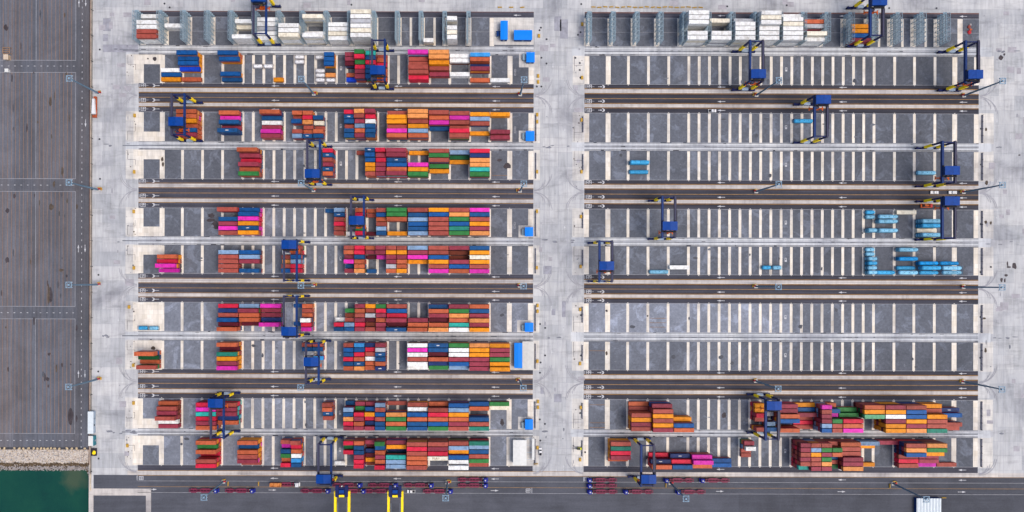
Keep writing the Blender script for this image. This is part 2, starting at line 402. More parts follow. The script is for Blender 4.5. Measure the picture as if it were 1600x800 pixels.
    for x in ((801,) if yard == 0 else (1120, 1310, 1498)): arrow(mk, x, 23.6, -1, 0, 12, 2, 0.03)
    for x in ((423, 615, 768) if yard == 0 else (1120, 1310, 1498)): arrow(mk, x, 732.3, -1, 0, 12.5, 2, 0.03)
    # crane runways
    for a, b_ in [(72.0,86.6),(222.0,235.2),(370.4,384.2),(518.6,533.0),(670.4,682.0)]:
        rw.prect(x0 - 20, x1 + (0 if yard == 0 else 20), a, b_, 0.018)
        h = b_ - a
        for f_, w_, mi in ((0.07,0.35,0),(0.36,0.28,1),(0.52,0.75,1),(0.86,0.42,0),(0.98,0.3,0)):
            gv.prect(x0 - (25 if f_ == 0.52 and yard == 0 else 0), x1, a+h*f_-w_, a+h*f_+w_, 0.028, mi)
        for q in range(48):
            u = rng.uniform(x0, x1); w_ = rng.uniform(1.5, 10); yy = a + h*rng.choice((0.07, 0.5, 0.88)) + rng.uniform(-.6,.6)
            gv.prect(u, min(u+w_, x1), yy-0.45, yy+0.45, 0.036, 0 if rng.random() < 0.5 else 2)
    # painted bay numbers
    for ri, (a, b_) in enumerate(SLOT[1:], 1):
        x = 532 if yard == 0 else 1227.5; y = (a+b_)/2 - 1.5
        mk.prect(x-1.6, x+1.6, y-3.2, y-2.4, 0.036, 2); mk.prect(x-1.6, x-0.9, y-2.4, y+0.3, 0.036, 2); mk.prect(x+0.9, x+1.6, y-2.4, y+0.3, 0.036, 2)
        mk.prect(x-1.6, x+1.6, y+0.3, y+2.9, 0.036, 2)
        if yard == 0 and ri in (1,2,4):
            for yy in (y-4, y+1.6):
                mk.prect(802.6, 805.4, yy+4, yy+4.7, 0.036, 1); mk.prect(802.6, 805.4, yy+8, yy+8.7, 0.036, 1); mk.prect(802.6, 803.3, yy+4, yy+8, 0.036, 1); mk.prect(804.7, 805.4, yy+4, yy+8, 0.036, 1)
# orange bay stripes worn into two paved bays of the open yard and row ends
for (a, b_, y) in [(1015.5,1041,496.5),(1015.5,1041,503.5),(1015.5,1041,510.3),(921,946,547.5),(922,946,632),(922,946,660),(922,946,667.5),(768,792,274)]:
    mk.prect(a, b_, y-0.35, y+0.35, 0.032, 5)
tag(pv.build('stacking_pavement', M_slot, tones=True), kind='structure')
tag(cr.build('stacking_slab', M_cream), kind='structure')
tag(ln.build('truck_lane_road', [M_lane, asphalt('brown_lane_edge', C(82,68,66), (0.02, 1.6, 1), 0.0, False, 0.35)], tones=True), kind='structure')
tag(stp.build('lane_divider_slab', M_strip), kind='structure')
tag(rw.build('crane_runway_slab', M_runway), kind='structure')
tag(gv.build('runway_groove_markings', [M_dark, M_rail, M_hole]), kind='structure')
M_brown = plain('brown_edge_paint', C(128,96,92), 0.7); M_seam = plain('slab_seam', C(178,170,170), 0.8)
tag(mk.build('yard_road_markings', [M_yell, M_wline, M_white, M_brown, M_seam, M_bstain, M_cream]), kind='structure')

# quay road
q = MB(); sl2 = MB(); qm = MB()
q.prect(147, 2600, 743.5, 1050, 0.012, tone=0.98)
for x0_, x1_ in ((1420,1530),(1530,1700)): q.prect(x0_, x1_, 744, 800, 0.018, tone=0.84)
q.prect(237, 1420, 771, 1050, 0.018, tone=1.02); q.prect(1155, 1420, 771, 1050, 0.024, tone=0.86)
for i in range(14):
    x = rng.uniform(240, 1400); q.prect(x, x+rng.uniform(10,60), 745 + rng.choice((0,9,18)), 752 + rng.choice((0,9,18)), 0.022+i*0.002, tone=rng.uniform(0.88,1.06))
tag(q.build('quay_road', M_quay, tones=True), kind='structure')
sl2.prect(200, 2600, 737, 743.5, 0.02)
tag(sl2.build('quay_edge_slab', M_strip), kind='structure')
fr = MB(); fr.prect(143.5, 237, 764.8, 775.6, 0.06); fr.prect(229, 237, 775.6, 1050, 0.06); fr.prect(139.6, 147, 768, 1050, 0.064)
tag(fr.build('pale_path_slab', M_strip), kind='structure')
qm.prect(216, 2600, 752.4, 753.0, 0.06, 1); qm.prect(216, 2600, 761.4, 761.9, 0.06, 0); qm.prect(216, 2600, 770.4, 771.0, 0.06, 1)
qm.prect(216, 2600, 743.8, 744.4, 0.06, 0); qm.prect(216, 900, 736.2, 736.8, 0.06, 0)
for (x, d_, y) in [(423,-1,748.2),(615,-1,748.2),(768,-1,748.2),(433,1,766.4),(780,1,766.4),(246,1,766),(1132,1,766.6),(1322,1,766.6),(1510,1,766.6),(1310,-1,748.2),(1498,-1,748.2)]: arrow(qm, x, y, d_, 0, 12.5, 2, 0.06)
for bx, y in ((218,748.3),(822.5,766.2),(914,748)):
    qm.prect(bx, bx+7, y-3.0, y-2.2, 0.06, 2); qm.prect(bx, bx+7, y+2.2, y+3.0, 0.06, 2)
    for w_ in (0,3,6.2): qm.prect(bx+w_, bx+w_+0.8, y-2.2, y+2.2, 0.06, 2)
    qm.prect(bx+0.8, bx+6.2, y-0.4, y+0.4, 0.06, 2)
for x in (214.7, 831.5, 912.5): qm.prect(x, x+0.8, 744 if x != 831.5 else 762, 752 if x != 831.5 else 770, 0.06, 2)
tag(qm.build('quay_road_markings', [M_yell, M_wline, M_white]), kind='structure')

# pale pads at the row corners, manholes, stains, tyre marks on the open concrete
pd = MB()
for (ri, top) in [(1,0),(2,1),(3,0),(4,1),(5,0),(6,1),(7,0),(8,1),(9,0)]:
    a, b_ = SLOT[ri]
    for xa, xb in ((196, 216), (894, 912.5), (1529, 1552)):
        pd.prect(xa, xb, a-1, b_+1, 0.015)
        if xa == 196: pd.prect(198, 216, a-1, b_+1, 0.022)
    pd.prect(833, 843, a-1, b_+1, 0.015)
tag(pd.build('corner_pad_slab', M_conc2), kind='structure')
cm = MB()
for y in (23, 98, 140, 230, 317, 378, 440, 470, 590, 612, 660, 700): cm.prect(833, 912, y, y+0.4, 0.03, 0)
for x in (175, 850.5, 858, 872, 886, 1568): cm.prect(x, x+0.4, -50, 737, 0.03, 0)
for (x, y, dy) in [(863.5,37,1),(882,64,1),(863,106,1),(881,127,1),(862,486,1),(881,508,1),(862.5,553,1),(880,570,1),(862.5,636,1),(881.5,657,1),(881.5,726,1),(863,178,1),(882,200,1),(863,330,1),(882,352,1)]: arrow(cm, x, y, 0, dy if x < 870 else -1, 8, 1, 0.03, 1.2)
for (x, y) in [(185,65),(185,210),(185,505),(166,545),(166,100),(166,390),(185,690),(1557,190),(1578,215),(1557,340),(1557,480),(1578,130),(1563,38)]: arrow(cm, x, y, 0, 1, 7, 1, 0.03, 1.1)
rects = [(160,215,71,83),(175,188,137,141),(160,172,30,50),(160,168,55,66),(849,862,415,428),(874,886,30,60),(865,876,25,48),(862,868,482,492),(878,884,470,495),(866,878,615,628),(845,850,605,615)]
for (a, b_, c_, e) in rects: cm.prect(a, b_, c_, e, 0.026, 2)
for i in range(60):
    xa = rng.choice((rng.uniform(148,205), rng.uniform(836,905), rng.uniform(1535,1620), rng.uniform(150,1600)))
    ya = rng.uniform(-5, 12) if 216 < xa < 830 or 915 < xa < 1530 else rng.uniform(0, 720)
    cm.prect(xa, xa+rng.uniform(5,14), ya, ya+rng.uniform(5,12) if ya > 14 else min(ya+8, 14), 0.024+0.0001*i, 3)
tag(cm.build('concrete_road_markings', [plain('joint_line', C(186,186,194), 0.8), M_white, plain('darker_patch', C(178,178,188), 0.85, 0, 0.35, 0.3), plain('slab_patch', C(192,188,194), 0.85, 0, 0.3, 0.3)]), kind='structure')

def blob(mb, x, y, rx, ry, z, mi, n=18, seed=0):
    r = random.Random(seed); ph = [r.uniform(0.6, 1.15) for _ in range(n)]
    pts = []
    for k in range(n):
        th = 2*math.pi*k/n; rr = (ph[k] + ph[(k+1) % n]) / 2
        pts.append((X(x + rx*rr*math.cos(th)), Y(y) + ry*S*rr*math.sin(th)))
    mb.poly(pts, z, mi)
st = MB()
STA = [(79,462,3.2,14,0),(76,462,2,19,2),(8,45,4,5,0),(78,160,2.5,9,2),(80,215,1.5,4,2),(84,290,2,6,2),(80,325,4,6,2),(11,408,4,5.5,0),(96,424,4,3,2),(104,433,2,3,0),(120,514,2,5,0),(97,572,1.8,4,0),(75,594,3,4,0),(77,555,3,3,0),(76,605,1.5,3,0),(111,571,1.5,1.5,0),(22,308,2.5,4,0),(11,331,3.5,4,0),
       (111,651,5.5,14,0),(120,656,2,6,0),(97,270,2,8,2),(120,325,2,5,2),
       (241,93,3.5,3.5,0),(230,93,1.5,1.5,0),(253,250,2,4,2),(254,258,2,4,2),(240,545,4,3,2),(246,550,3,3,2),(1574,410,1.5,5,0),(1576,415,4,1.5,0),(1585,413,3.5,6,0),(1565,435,2.5,4,0),(1570,436,1.5,4,0),(1563,88,4,4,0),(1568,83,2,2,0),(1572,428,3,2,0),(1592,240,2,1,0),(243,471,3,1.5,0),
       (329,345,8,3,0),(336,353,7,8,0),(330,338,6,4,0),(1132,648,4,5,0),(785,660,4,6,0),(792,259,7,5,0),(780,250,4,3,0),(1538,495,3,2,2),(1540,545,2,4,2),(1541,283,3,4,2),(1540,345,2.5,3,2),(1548,346,2,3,2),(1540,200,2,3,2),(948,485,2,2,0),(948,552,2,4,2),(1012,493,1.5,1.5,0)]
for i, (x, y, rx, ry, mi) in enumerate(STA): blob(st, x, y, rx, ry, 0.045 + 0.0004*i, mi, seed=i)
for i in range(46):      # worn blotches on the runways' crossings and lanes
    x = rng.choice((rng.uniform(845,895), rng.uniform(160,215), rng.uniform(1535,1590))); y = rng.choice((79,228,377,526,676)) + rng.uniform(-3,3)
    blob(st, x, y, rng.uniform(2,6), rng.uniform(0.6,1.8), 0.075+0.0005*i, 1, seed=100+i)
def tyre(mb, cx, cy, r, a0, a1, z, w=0.8):
    n = 14
    for k in range(n):
        th0, th1 = R_(a0+(a1-a0)*k/n), R_(a0+(a1-a0)*(k+1)/n)
        pts = [(X(cx+(r-w/2)*math.cos(th0)), Y(cy+(r-w/2)*math.sin(th0))), (X(cx+(r+w/2)*math.cos(th0)), Y(cy+(r+w/2)*math.sin(th0))), (X(cx+(r+w/2)*math.cos(th1)), Y(cy+(r+w/2)*math.sin(th1))), (X(cx+(r-w/2)*math.cos(th1)), Y(cy+(r-w/2)*math.sin(th1)))]
        mb.poly(pts[::-1], z, 3)
k = 0
for yy in (150, 299, 448, 597, 740):
    for (cx, s_) in ((214, 1), (834, -1), (912, 1), (1530, -1)):
        for r in (14, 17.5, 25, 28):
            k += 1
            tyre(st, cx, yy - r - 1 + rng.uniform(-2,2), r, 90 if s_ > 0 else 90, 175 if s_ > 0 else 5, 0.07+0.0003*k)
            if yy < 700:
                k += 1; tyre(st, cx, yy + r + 1 + rng.uniform(-2,2), r, -90, -175 if s_ > 0 else -5, 0.07+0.0003*k)
for i in range(150):
    ri = rng.randrange(1, 10); a, b_ = SLOT[ri]; x = rng.uniform(260, 800) if rng.random() < 0.6 else rng.uniform(950, 1490)
    blob(st, x, rng.uniform(a+4, b_-4), rng.uniform(0.8, 4.5), rng.uniform(0.6, 4), 0.10+0.0003*i, rng.choice((6,6,7)), 14, i+500)
for i in range(34):
    blob(st, rng.uniform(2, 117), rng.uniform(5, 675), rng.uniform(0.6, 1.6), rng.uniform(1.5, 8), 0.15+0.0003*i, rng.choice((2,0,6)), 14, i+900)
for i in range(40):
    x = rng.choice((rng.uniform(150,210), rng.uniform(838,905), rng.uniform(1536,1600))); y = rng.uniform(0, 730)
    blob(st, x, y, rng.uniform(0.5,1.8), rng.uniform(0.5,5), 0.17+0.0003*i, rng.choice((1,3,3)), 12, i+1300)
MH = [(844,43),(842,47),(853,61),(845,90),(853,99),(838,135),(845,135),(852,512),(844,506),(852,555),(845,566),(844,582),(844,655),(852,662),(845,688),(906,50),(902,54),(905,109),(906,121),(898,90),(905,98),(908,492),(908,555),(907,645),(915,706),(155,79),(155,219),(156,281),(154,431),(154,582),(155,718),(256,7),(264,13),(548,8),(1135,9),(1228,7),(1388,11),(1462,11),(907,6),(1548,415),(1532,423),(1532,493),(1532,557),(1532,348),(1532,199),(1532,255)]
for i, (x, y) in enumerate(MH): st.poly([(X(x)+0.62*math.cos(2*math.pi*q_/10), Y(y)+0.62*math.sin(2*math.pi*q_/10)) for q_ in range(10)], 0.13, 4)
for (ri, top) in [(1,0),(2,1),(3,0),(4,1),(5,0),(6,1),(7,0),(8,1),(9,0)]:
    a, b_ = SLOT[ri]; yy = b_ - 16 if top else a + 15
    for (xa, xb, xc) in ((199, 211, 211), (909, 896.5, 896.5)):
        st.prect(xa, xb, yy, yy+0.5, 0.05, 5); st.prect(xc-0.25, xc+0.25, yy-9 if top else yy, yy if top else yy+9, 0.052, 5)
        y2 = b_-2 if top else a+1; x2 = xa if xa < 300 else xb
        st.prect(x2-0.3, x2+0.3, min(yy, y2), max(yy, y2), 0.054, 5)
    for q_ in range(7):
        xx = rng.choice((rng.uniform(197,213), rng.uniform(895,909))); blob(st, xx, rng.uniform(a, b_), rng.uniform(0.4,1.6), rng.uniform(0.4,1.4), 0.09+0.0006*q_+0.005*ri, rng.choice((0,1,2,5)), 9, rng.randrange(999))
tag(st.build('ground_markings', [M_stain, plain('worn_blotch', C(150,152,162), 0.8, 0, 0.4, 0.5), plain('brown_dirt', C(104,92,82), 0.9, 0, 0.4), plain('tyre_mark', C(178,177,184), 0.85, 0, 0.2), M_hole, plain('drain_line', C(110,108,116), 0.8, 0, 0.4), plain('damp_patch', C(92,94,102), 0.6, 0, 0.3, 0.4), plain('dry_patch', C(130,133,142), 0.9, 0, 0.25, 0.4)]), kind='structure')

# revetment
rv = MB(); rv.add([(X(-900),Y(704),-0.2),(X(139.6),Y(704),-0.2),(X(139.6),Y(748),-5.2),(X(-900),Y(748),-5.2)], [(3,2,1,0)])
M_rev, t, b = nt('stone_slope'); n = noise(t, coords(t), 1.2); t.links.new(ramp(t, n, [(0.35, C(120,105,95)), (0.65, C(190,176,160))]), b.inputs['Base Color']); b.inputs['Roughness'].default_value = 0.9
tag(rv.build('shore_slope_ground', M_rev), kind='structure')
rb = MB(); rr = random.Random(9)
def rock(mb, x, y, z, s_, mi, r, flat_=0.7):
    vs = []; nn = 6
    for lev, (zz, sc) in enumerate(((-0.5,0.8),(0.15,1.0),(0.55,0.55))):
        for k in range(nn):
            th = 2*math.pi*k/nn + 0.5*lev; q_ = sc*r.uniform(0.75, 1.15)
            vs.append((x + s_*q_*math.cos(th), y + s_*q_*math.sin(th), z + s_*flat_*(zz + r.uniform(-.12,.12))))
    fs = [(l*nn+k, l*nn+(k+1)%nn, (l+1)*nn+(k+1)%nn, (l+1)*nn+k) for l in (0,1) for k in range(nn)] + [tuple(range(2*nn, 3*nn))]
    mb.add(vs, fs, mi)
for i in range(5200):
    px = rr.uniform(-18, 139.2); py = 705 + 37 * rr.random()
    edge = 726.5 + 0.8*math.sin(px*0.21) + rr.uniform(-0.8, 0.8)
    if px > 120: edge -= (px-120)*0.02
    if py < edge: mi = rr.choice((0,0,0,1,1,2)); s_ = rr.uniform(0.25, 0.5)
    elif py < edge + 5.5: mi = rr.choice((3,3,4)); s_ = rr.uniform(0.25, 0.5)
    elif py < edge + 13: mi = rr.choice((5,5,2,4)); s_ = rr.uniform(0.25, 0.5)
    else: mi = rr.choice((4,5,6)); s_ = rr.uniform(0.3, 0.6)
    z = -0.2 - (py-704)/44*5.0
    if z < -4.5: continue
    rock(rb, X(px), Y(py), z+0.1, s_, mi, rr)
for i in range(220):     # the breakwater toe curving along the quay
    py = rr.uniform(728, 752); px = 139 - rr.uniform(0, 1)*max(0.6, 9 - (py-728)*0.22)
    rock(rb, X(px), Y(py), -4.1 + rr.uniform(0, 0.5), rr.uniform(0.4, 0.8), rr.choice((3,4,5)), rr)
stone = lambda nm, c_: plain(nm, C(*c_), 0.9, 0, 0.3, 1.0)
tag(rb.build('stone_rubble', [stone('cream_stone',(232,222,212)), stone('sand_stone',(222,204,184)), stone('grey_stone',(176,172,174)), stone('wet_brown_stone',(112,94,72)), stone('wet_dark_stone',(84,72,62)), stone('weathered_stone',(178,170,166)), stone('algae_stone',(58,74,58))]),
    'loose cream and grey stones sloping down from the lorry park to the water', 'rubble', kind='stuff')
bm_ = MB(); rock(bm_, 0, 0, 0.5, 1.0, 0, random.Random(3), 0.9); bme = bm_.mesh('boulder', stone('boulder_stone',(226,202,164)))
M_bo2 = stone('boulder_stone_pale',(230,214,194)); 
BX = [1,8,24,31.5,38,46,54,60,65.5,70.5,75.5,81,87,94,106,113.5,121,134]
for i, x in enumerate(BX):
    o = link('boulder', bme, None, (X(x), Y(702.2 + 0.3*math.sin(i*2.1)), 0.02), i*1.3); o.scale = (0.8+0.3*math.sin(i*1.7)**2, 0.7, 0.9)
    tag(o, f'pale boulder on the asphalt edge above the stones, {ORD[18-i]} from the quay fence', 'boulder', 'boulders lining the shore edge')

# ------------------------------------------------------------------ fences, walls, light masts
def wall_run(name, label, cat, a, b_, c_, e, z1, mats):
    m = MB(); m.box(X(a), X(b_), Y(e), Y(c_), 0.0, z1); r = thing(name, label, cat, (0,0,0))
    m.build('parapet', mats, r); return r
w = thing('boundary_wall', 'long low cream wall with rusty edge between lorry park and pale concrete', 'wall')
m = MB(); m.box(X(141), X(143.4), Y(768), Y(-300), 0, 0.5); m.build('parapet', plain('wall_cream', C(226,208,186), 0.85, 0, 0.4, 0.25), w)
m = MB(); m.box(X(139.6), X(140.9), Y(728), Y(-300), 0, 0.18); m.build('rusty_edging', plain('rusty_edge', C(132,92,80), 0.85, 0, 0.5, 0.25), w)
fe = thing('mesh_fence', 'dark thin fence with regular posts along the cream boundary wall', 'fence')
m = MB()
for z in (0.6, 1.3, 2.0): m.box(X(144.1), X(144.35), Y(742), Y(-300), z, z+0.1)
m.build('rail', M_hole, fe)
pm = MB(); pm.box(-0.14, 0.14, -0.14, 0.14, 0, 2.3); pm.box(-0.25, 0.25, -0.25, 0.25, 0, 0.2); pme = pm.mesh('post', M_hole)
for i in range(20): link('post', pme, fe, (X(144.2), Y(-20 + 40*i - 2), 0))

def mast_proto():
    r = thing('light_mast', '', 'light mast')
    m = MB(); m.cyl((0,0,0.5),(0,0,33),0.62,0.36,10)
    m.build('pole', M_mast, r)
    m = MB(); m.box(-1.1,1.1,-1.1,1.1,0,0.5); m.build('base', M_conc2, r)
    m = MB()
    for s_ in (-1,1):
        m.box(-1.75,1.75,s_*1.6-0.15,s_*1.6+0.15,32.6,32.9); m.box(s_*1.6-0.15,s_*1.6+0.15,-1.45,1.45,32.6,32.9)
        m.bar((0,0,32.7),(s_*1.55,s_*1.55,32.7),0.16,0.16); m.bar((0,0,32.7),(s_*1.55,-s_*1.55,32.7),0.16,0.16)
    m.cyl((0,0,32.3),(0,0,33.2),0.55,0.55,8); m.build('head_frame', M_mastl, r)
    lamp = MB(); lamp.box(-0.3,0.3,-0.22,0.22,-0.45,0.0); lme = lamp.mesh('lamp', flat('lamp_housing',(190,196,204)))
    for k_ in range(8):
        th = 2*math.pi*k_/8; q_ = max(abs(math.cos(th)), abs(math.sin(th)))
        link('lamp', lme, r, (1.6*math.cos(th)/q_, 1.6*math.sin(th)/q_, 32.6))
    return r
MASTS = []
names = {153.5: 'beside the lorry park wall', 489.6: "on the crowded yard's {} lanes far from centre road", 812: "on the crowded yard's {} lanes close to centre road", 1181: "on the open yard's {} lanes nearer centre road", 1505: "at the far end of the open yard's {} lanes"}
for yi, y in enumerate((147.4, 298, 446.3, 594)):
    for x, f_ in names.items():
        o_ = ORD[yi+1]
        lab = f"tall grey mast {f_.format(o_)}" if x != 153.5 else f"tall grey lighting mast beside the lorry park wall, {o_} one counted from the reefer racks"
        if x != 153.5: lab = lab + ' from the racks'
        MASTS.append((x, y, lab))
for x, t_ in ((350, 'behind the orange truck'), (700, 'beside the parked white pickup'), (1048, 'between the tractors facing the centre road'), (1396, 'beside the white quay building')):
    MASTS.append((x, 753.5, f'tall grey lighting mast on the quay road {t_}'))
proto = mast_proto()
for i, (x, y, lab) in enumerate(MASTS):
    o = proto if i == 0 else dup(proto, (0,0,0))
    o.location = (X(x), Y(y), 0); tag(o, lab, 'light mast', 'tall lighting masts')
gb = MB(); gb.box(-0.9,0.9,-0.35,0.35,0,0.35); gb.box(-0.8,0.8,-0.22,0.22,0.35,0.85); gbm = gb.mesh('guard_block', M_barr)
cbm = MB(); cbm.box(-0.55,0.55,-0.35,0.35,0,1.5); cbm.box(-0.62,0.62,-0.42,0.42,1.5,1.6); cbme = cbm.mesh('power_cabinet', M_redc)
for i, (x, y, lab) in enumerate(MASTS):
    wh = lab.replace('tall grey lighting mast ', '').replace('tall grey mast ', '').replace(' from the racks','').replace(', ',' ').replace(' one counted from the reefer racks', ' one')
    dx = -2.6 if x > NX and y < 700 else 2.6
    tag(link('power_cabinet', cbme, None, (X(x+dx), Y(y-0.9), 0.03)), f'red power cabinet by mast {wh}', 'cabinet', 'red cabinets at mast feet')
    tag(link('guard_block', gbm, None, (X(x+dx*0.5), Y(y-3.2), 0.03), 0.1), f'yellow guard block by mast {wh}', 'barrier', 'yellow blocks at mast feet')
    if i % 2: tag(link('guard_block', gbm, None, (X(x+dx*1.9), Y(y-1.2), 0.03), 1.57), f'yellow crosswise block by mast {wh}', 'barrier', 'yellow blocks at mast feet')

# yellow blocks at row corners along the roads
yb = MB(); yb.box(-0.75,0.75,-1.1,1.1,0,0.5); yb.box(-0.55,0.55,-0.9,0.9,0.5,0.9); ybm = yb.mesh('hydrant_guard', M_barr)
side = {'w': 'on the crowded yard side of centre road', 'e': 'on the open yard side of centre road', 'f': 'by the lorry park end of the crowded yard'}
cnt = {'w':0,'e':0,'f':0}
for sd, pts in (('w',[(841,56),(840,118.5),(840,128),(838.5,179),(838.5,190),(838.5,268),(838.5,330),(838.5,418),(840,477),(840,486),(840,564),(841,627),(841,636),(840.5,699)]),
                ('e',[(908.5,37.5),(908.5,121),(908,187),(908,268),(907.5,338),(907,416),(906.5,483),(906.5,567.5),(908,636),(907,717.5)]),
                ('f',[(210,182),(209.5,270),(209,332),(209.5,420),(202,481),(209,572),(209.5,631),(200,697.5)])):
    for (x, y) in pts:
        cnt[sd] += 1
        tag(link('hydrant_guard', ybm, None, (X(x), Y(y), 0.03)), f'yellow block {side[sd]}, {ORD[cnt[sd]]} from the racks', 'guard block', 'yellow guard blocks along the roads')
# row-end rails
M_mastrail = plain('weathered_rail', C(132,132,146), 0.7)
def rail(x, a, b_, lab):
    r = thing('barrier_rail', lab, 'barrier', (X(x), Y((a+b_)/2), 0), 0, 'rails closing the row ends'); h = (b_-a)*S/2
    m = MB(); m.box(-0.12,0.12,-h,h,0.9,1.1); m.box(-0.1,0.1,-h,h,0.45,0.6); m.box(-0.42,0.42,-h,h,0.03,0.14); m.build('rail', M_mastrail, r)
    m = MB(); m.box(-0.16,0.16,-0.16,0.16,0,1.25); pme_ = m.mesh('post', M_hole)
    for k_ in range(5): link('post', pme_, r, (0, -h + 2*h*k_/4, 0))
for ri in (2,3,4,5,6,7,8,9):
    a, b_ = SLOT[ri]; rail(1533.5, a+2, b_-1, f"dark steel rail across the outer end of the open yard's {ORD[ri+1]} row")
    rail(836.5, a+4, b_-2, f"dark steel rail across the centre road end of the crowded yard's {ORD[ri+1]} row")
    rail(910, a+6, a+30, f"short dark rail at the centre road end of the open yard's {ORD[ri+1]} row")
# concrete barriers along the top road
bb = MB(); bb.box(-1.3,1.3,-0.3,0.3,0,0.3); bb.box(-1.25,1.25,-0.14,0.14,0.3,0.85); bbm = bb.mesh('road_barrier', M_barr)
for i in range(19): tag(link('road_barrier', bbm, None, (X(926 + 9.3*i), Y(10.6 + 0.5*math.sin(i*1.9)), 0.03), 0.12*math.sin(i*2.7)), f'yellow road barrier in the row beyond the reefer racks, {ORD[i+1] if i < 18 else "last"} from centre road', 'barrier', 'yellow barriers beyond the open yard racks')
for i, x in enumerate((780, 797.5, 815)): tag(link('road_barrier', bbm, None, (X(x), Y(11.4), 0.03), 0.05*i), f'yellow road barrier beyond the blue-roofed workshop, {ORD[3-i]} from centre road', 'barrier', 'yellow barriers beyond the workshop')

# ------------------------------------------------------------------ buildings
def building(name, label, cat, x0, x1, y0, y1, h, roofm, wallm, eave=0.35, gable=0.5, seam=None, k=None, door_side=-1):
    # photo rectangle is the roof; bring it back to the ground
    kk = CAM_H / (CAM_H - h); fx = lambda p: NX + (p-NX)/kk; fy = lambda p: NY + (p-NY)/kk
    a, b_, c_, e = X(fx(x0)), X(fx(x1)), Y(fy(y1)), Y(fy(y0)); cx, cy = (a+b_)/2, (c_+e)/2
    hx, hy = (b_-a)/2, (e-c_)/2
    r = thing(name, label, cat, (cx, cy, 0))
    m = MB(); m.box(-hx+eave, hx-eave, -hy+eave, hy-eave, 0, h-gable-0.15); m.build('wall', wallm, r)
    m = MB(); z0 = h-gable
    if hx > hy: m.add([(-hx,-hy,z0),(hx,-hy,z0),(hx,0,h),(-hx,0,h),(hx,hy,z0),(-hx,hy,z0),(-hx,-hy,z0-.15),(hx,-hy,z0-.15),(hx,hy,z0-.15),(-hx,hy,z0-.15)], [(0,1,2,3),(3,2,4,5),(0,3,5,9,6),(1,7,8,4,2),(6,7,1,0),(5,4,8,9),(9,8,7,6)])
    else: m.add([(-hx,-hy,z0),(-hx,hy,z0),(0,hy,h),(0,-hy,h),(hx,hy,z0),(hx,-hy,z0),(-hx,-hy,z0-.15),(-hx,hy,z0-.15),(hx,hy,z0-.15),(hx,-hy,z0-.15)], [(1,0,3,2),(3,5,4,2),(0,6,9,5,3),(7,1,2,4,8),(0,1,7,6),(4,5,9,8),(6,7,8,9)])
    m.build('roof', roofm, r)
    m = MB(); m.box(-0.6,0.6,-0.06,0.06,0,2.3); m.build('door', M_steel, r, (0, door_side*(hy-eave)-0.02, 0))
    m = MB(); m.box(-0.8,0.8,-0.05,0.05,1.0,2.2); wm = m.mesh('window', M_glass)
    for s_ in (-0.6, 0.6): link('window', wm, r, (s_*hx, -door_side*(hy-eave)+0.02, 0))
    return r
padm = MB(); padm.prect(770.5, 833, 27.4, 70, 0.035)
for (a, b_, c_, e) in [(810,833,84,105),(810,833,204,222),(810,833,352,371),(808,833,500,519),(810,833,651,671),(799,833,533,578),(797,833,682,728)]: padm.prect(a, b_, c_, e, 0.035)
tag(padm.build('kiosk_pad_slab', M_conc2), kind='structure')
building('workshop', 'tall narrow workshop with bright blue roof beside the reefer racks', 'building', 780.9, 792.4, 32, 61.6, 4.5, M_bluroof, M_bluwall, gable=0.15)
building('workshop', 'wide workshop with bright blue roof beside the centre road corner', 'building', 802, 830.6, 46.6, 62, 4.5, M_bluroof, M_bluwall, gable=0.15)
building('pump_house', 'tiny teal hut against the narrow blue-roofed workshop', 'hut', 775, 780, 48, 56, 2.6, M_bluwall, M_bluwall, 0.1, 0.2)
for (ri, y0, y1, x0, x1) in ((1,81,97,821.5,834.6),(2,204.3,220,820.8,834.5),(4,354.6,369,820,833),(6,504,518.4,820.2,833.7),(8,655,671,821,833.5)):
    building('substation', f"small substation with square bright blue roof ending the crowded yard's {ORD[ri+1]} row", 'substation', x0, x1, y0, y1, 4.0, M_bluroof, M_bluwall, gable=0.15)
    tr = thing('transformer', f"grey transformer beside the blue roof ending the crowded yard's {ORD[ri+1]} row", 'transformer', (X(817.8), Y((y0+y1)/2+1), 0.03))
    m = MB(); m.box(-0.8,0.8,-2.0,2.0,0,1.9); m.build('tank', M_rack, tr)
    fin = MB(); fin.box(-0.06,0.06,-1.7,1.7,0.3,1.7); fme = fin.mesh('cooling_fin', M_steel)
    for s_ in (-1.05,-0.92,0.92,1.05): link('cooling_fin', fme, tr, (s_,0,0))
building('control_building', "long blue-roofed building ending the crowded yard's eighth row", 'building', 803.8, 816.4, 535.6, 575, 4.5, M_bluroof, M_bluwall, gable=0.15)
building('control_annex', "pale flat-roofed building along the centre road, joined to long blue roof", 'building', 816.5, 834.8, 533.2, 577.2, 4.2, M_greyroof, M_wwall, gable=0.15)
building('warehouse', "white-roofed warehouse standing at the quay end beside centre road", 'warehouse', 802.4, 823.6, 687.5, 727, 6.0, M_wroof, M_wwall, gable=0.3)
sh = thing('storage_yard_rack', 'pale steel shelter frame with blue rails behind the white warehouse', 'shelter', (X(828.5), Y(700), 0.03))
m = MB()
for yy in (-6.5, -2, 2.5, 6.5):
    for xx in (-2.4, 2.6): m.box(xx-.1, xx+.1, yy-.1, yy+.1, 0, 2.6)
    m.box(-2.4, 2.6, yy-.1, yy+.1, 2.5, 2.65)
for xx in (-2.4, 1.2, 2.6): m.box(xx-.12, xx+.12, -6.6, 6.6, 2.6, 2.75)
m.build('frame', M_box, sh); m = MB(); m.box(1.2, 2.7, -6.6, 6.6, 2.75, 2.85); m.build('roof', M_wroof, sh)
qb = thing('quay_building', 'large white ridged-roof building cut by the frame on the quay road', 'building', (X(1426.5), Y(800), 0))
QH = 2.9; kk = CAM_H/(CAM_H-QH); hw = 19.3*S/kk; y_n = Y(NY+(777-NY)/kk) - Y(800); y_s = Y(862) - Y(800)
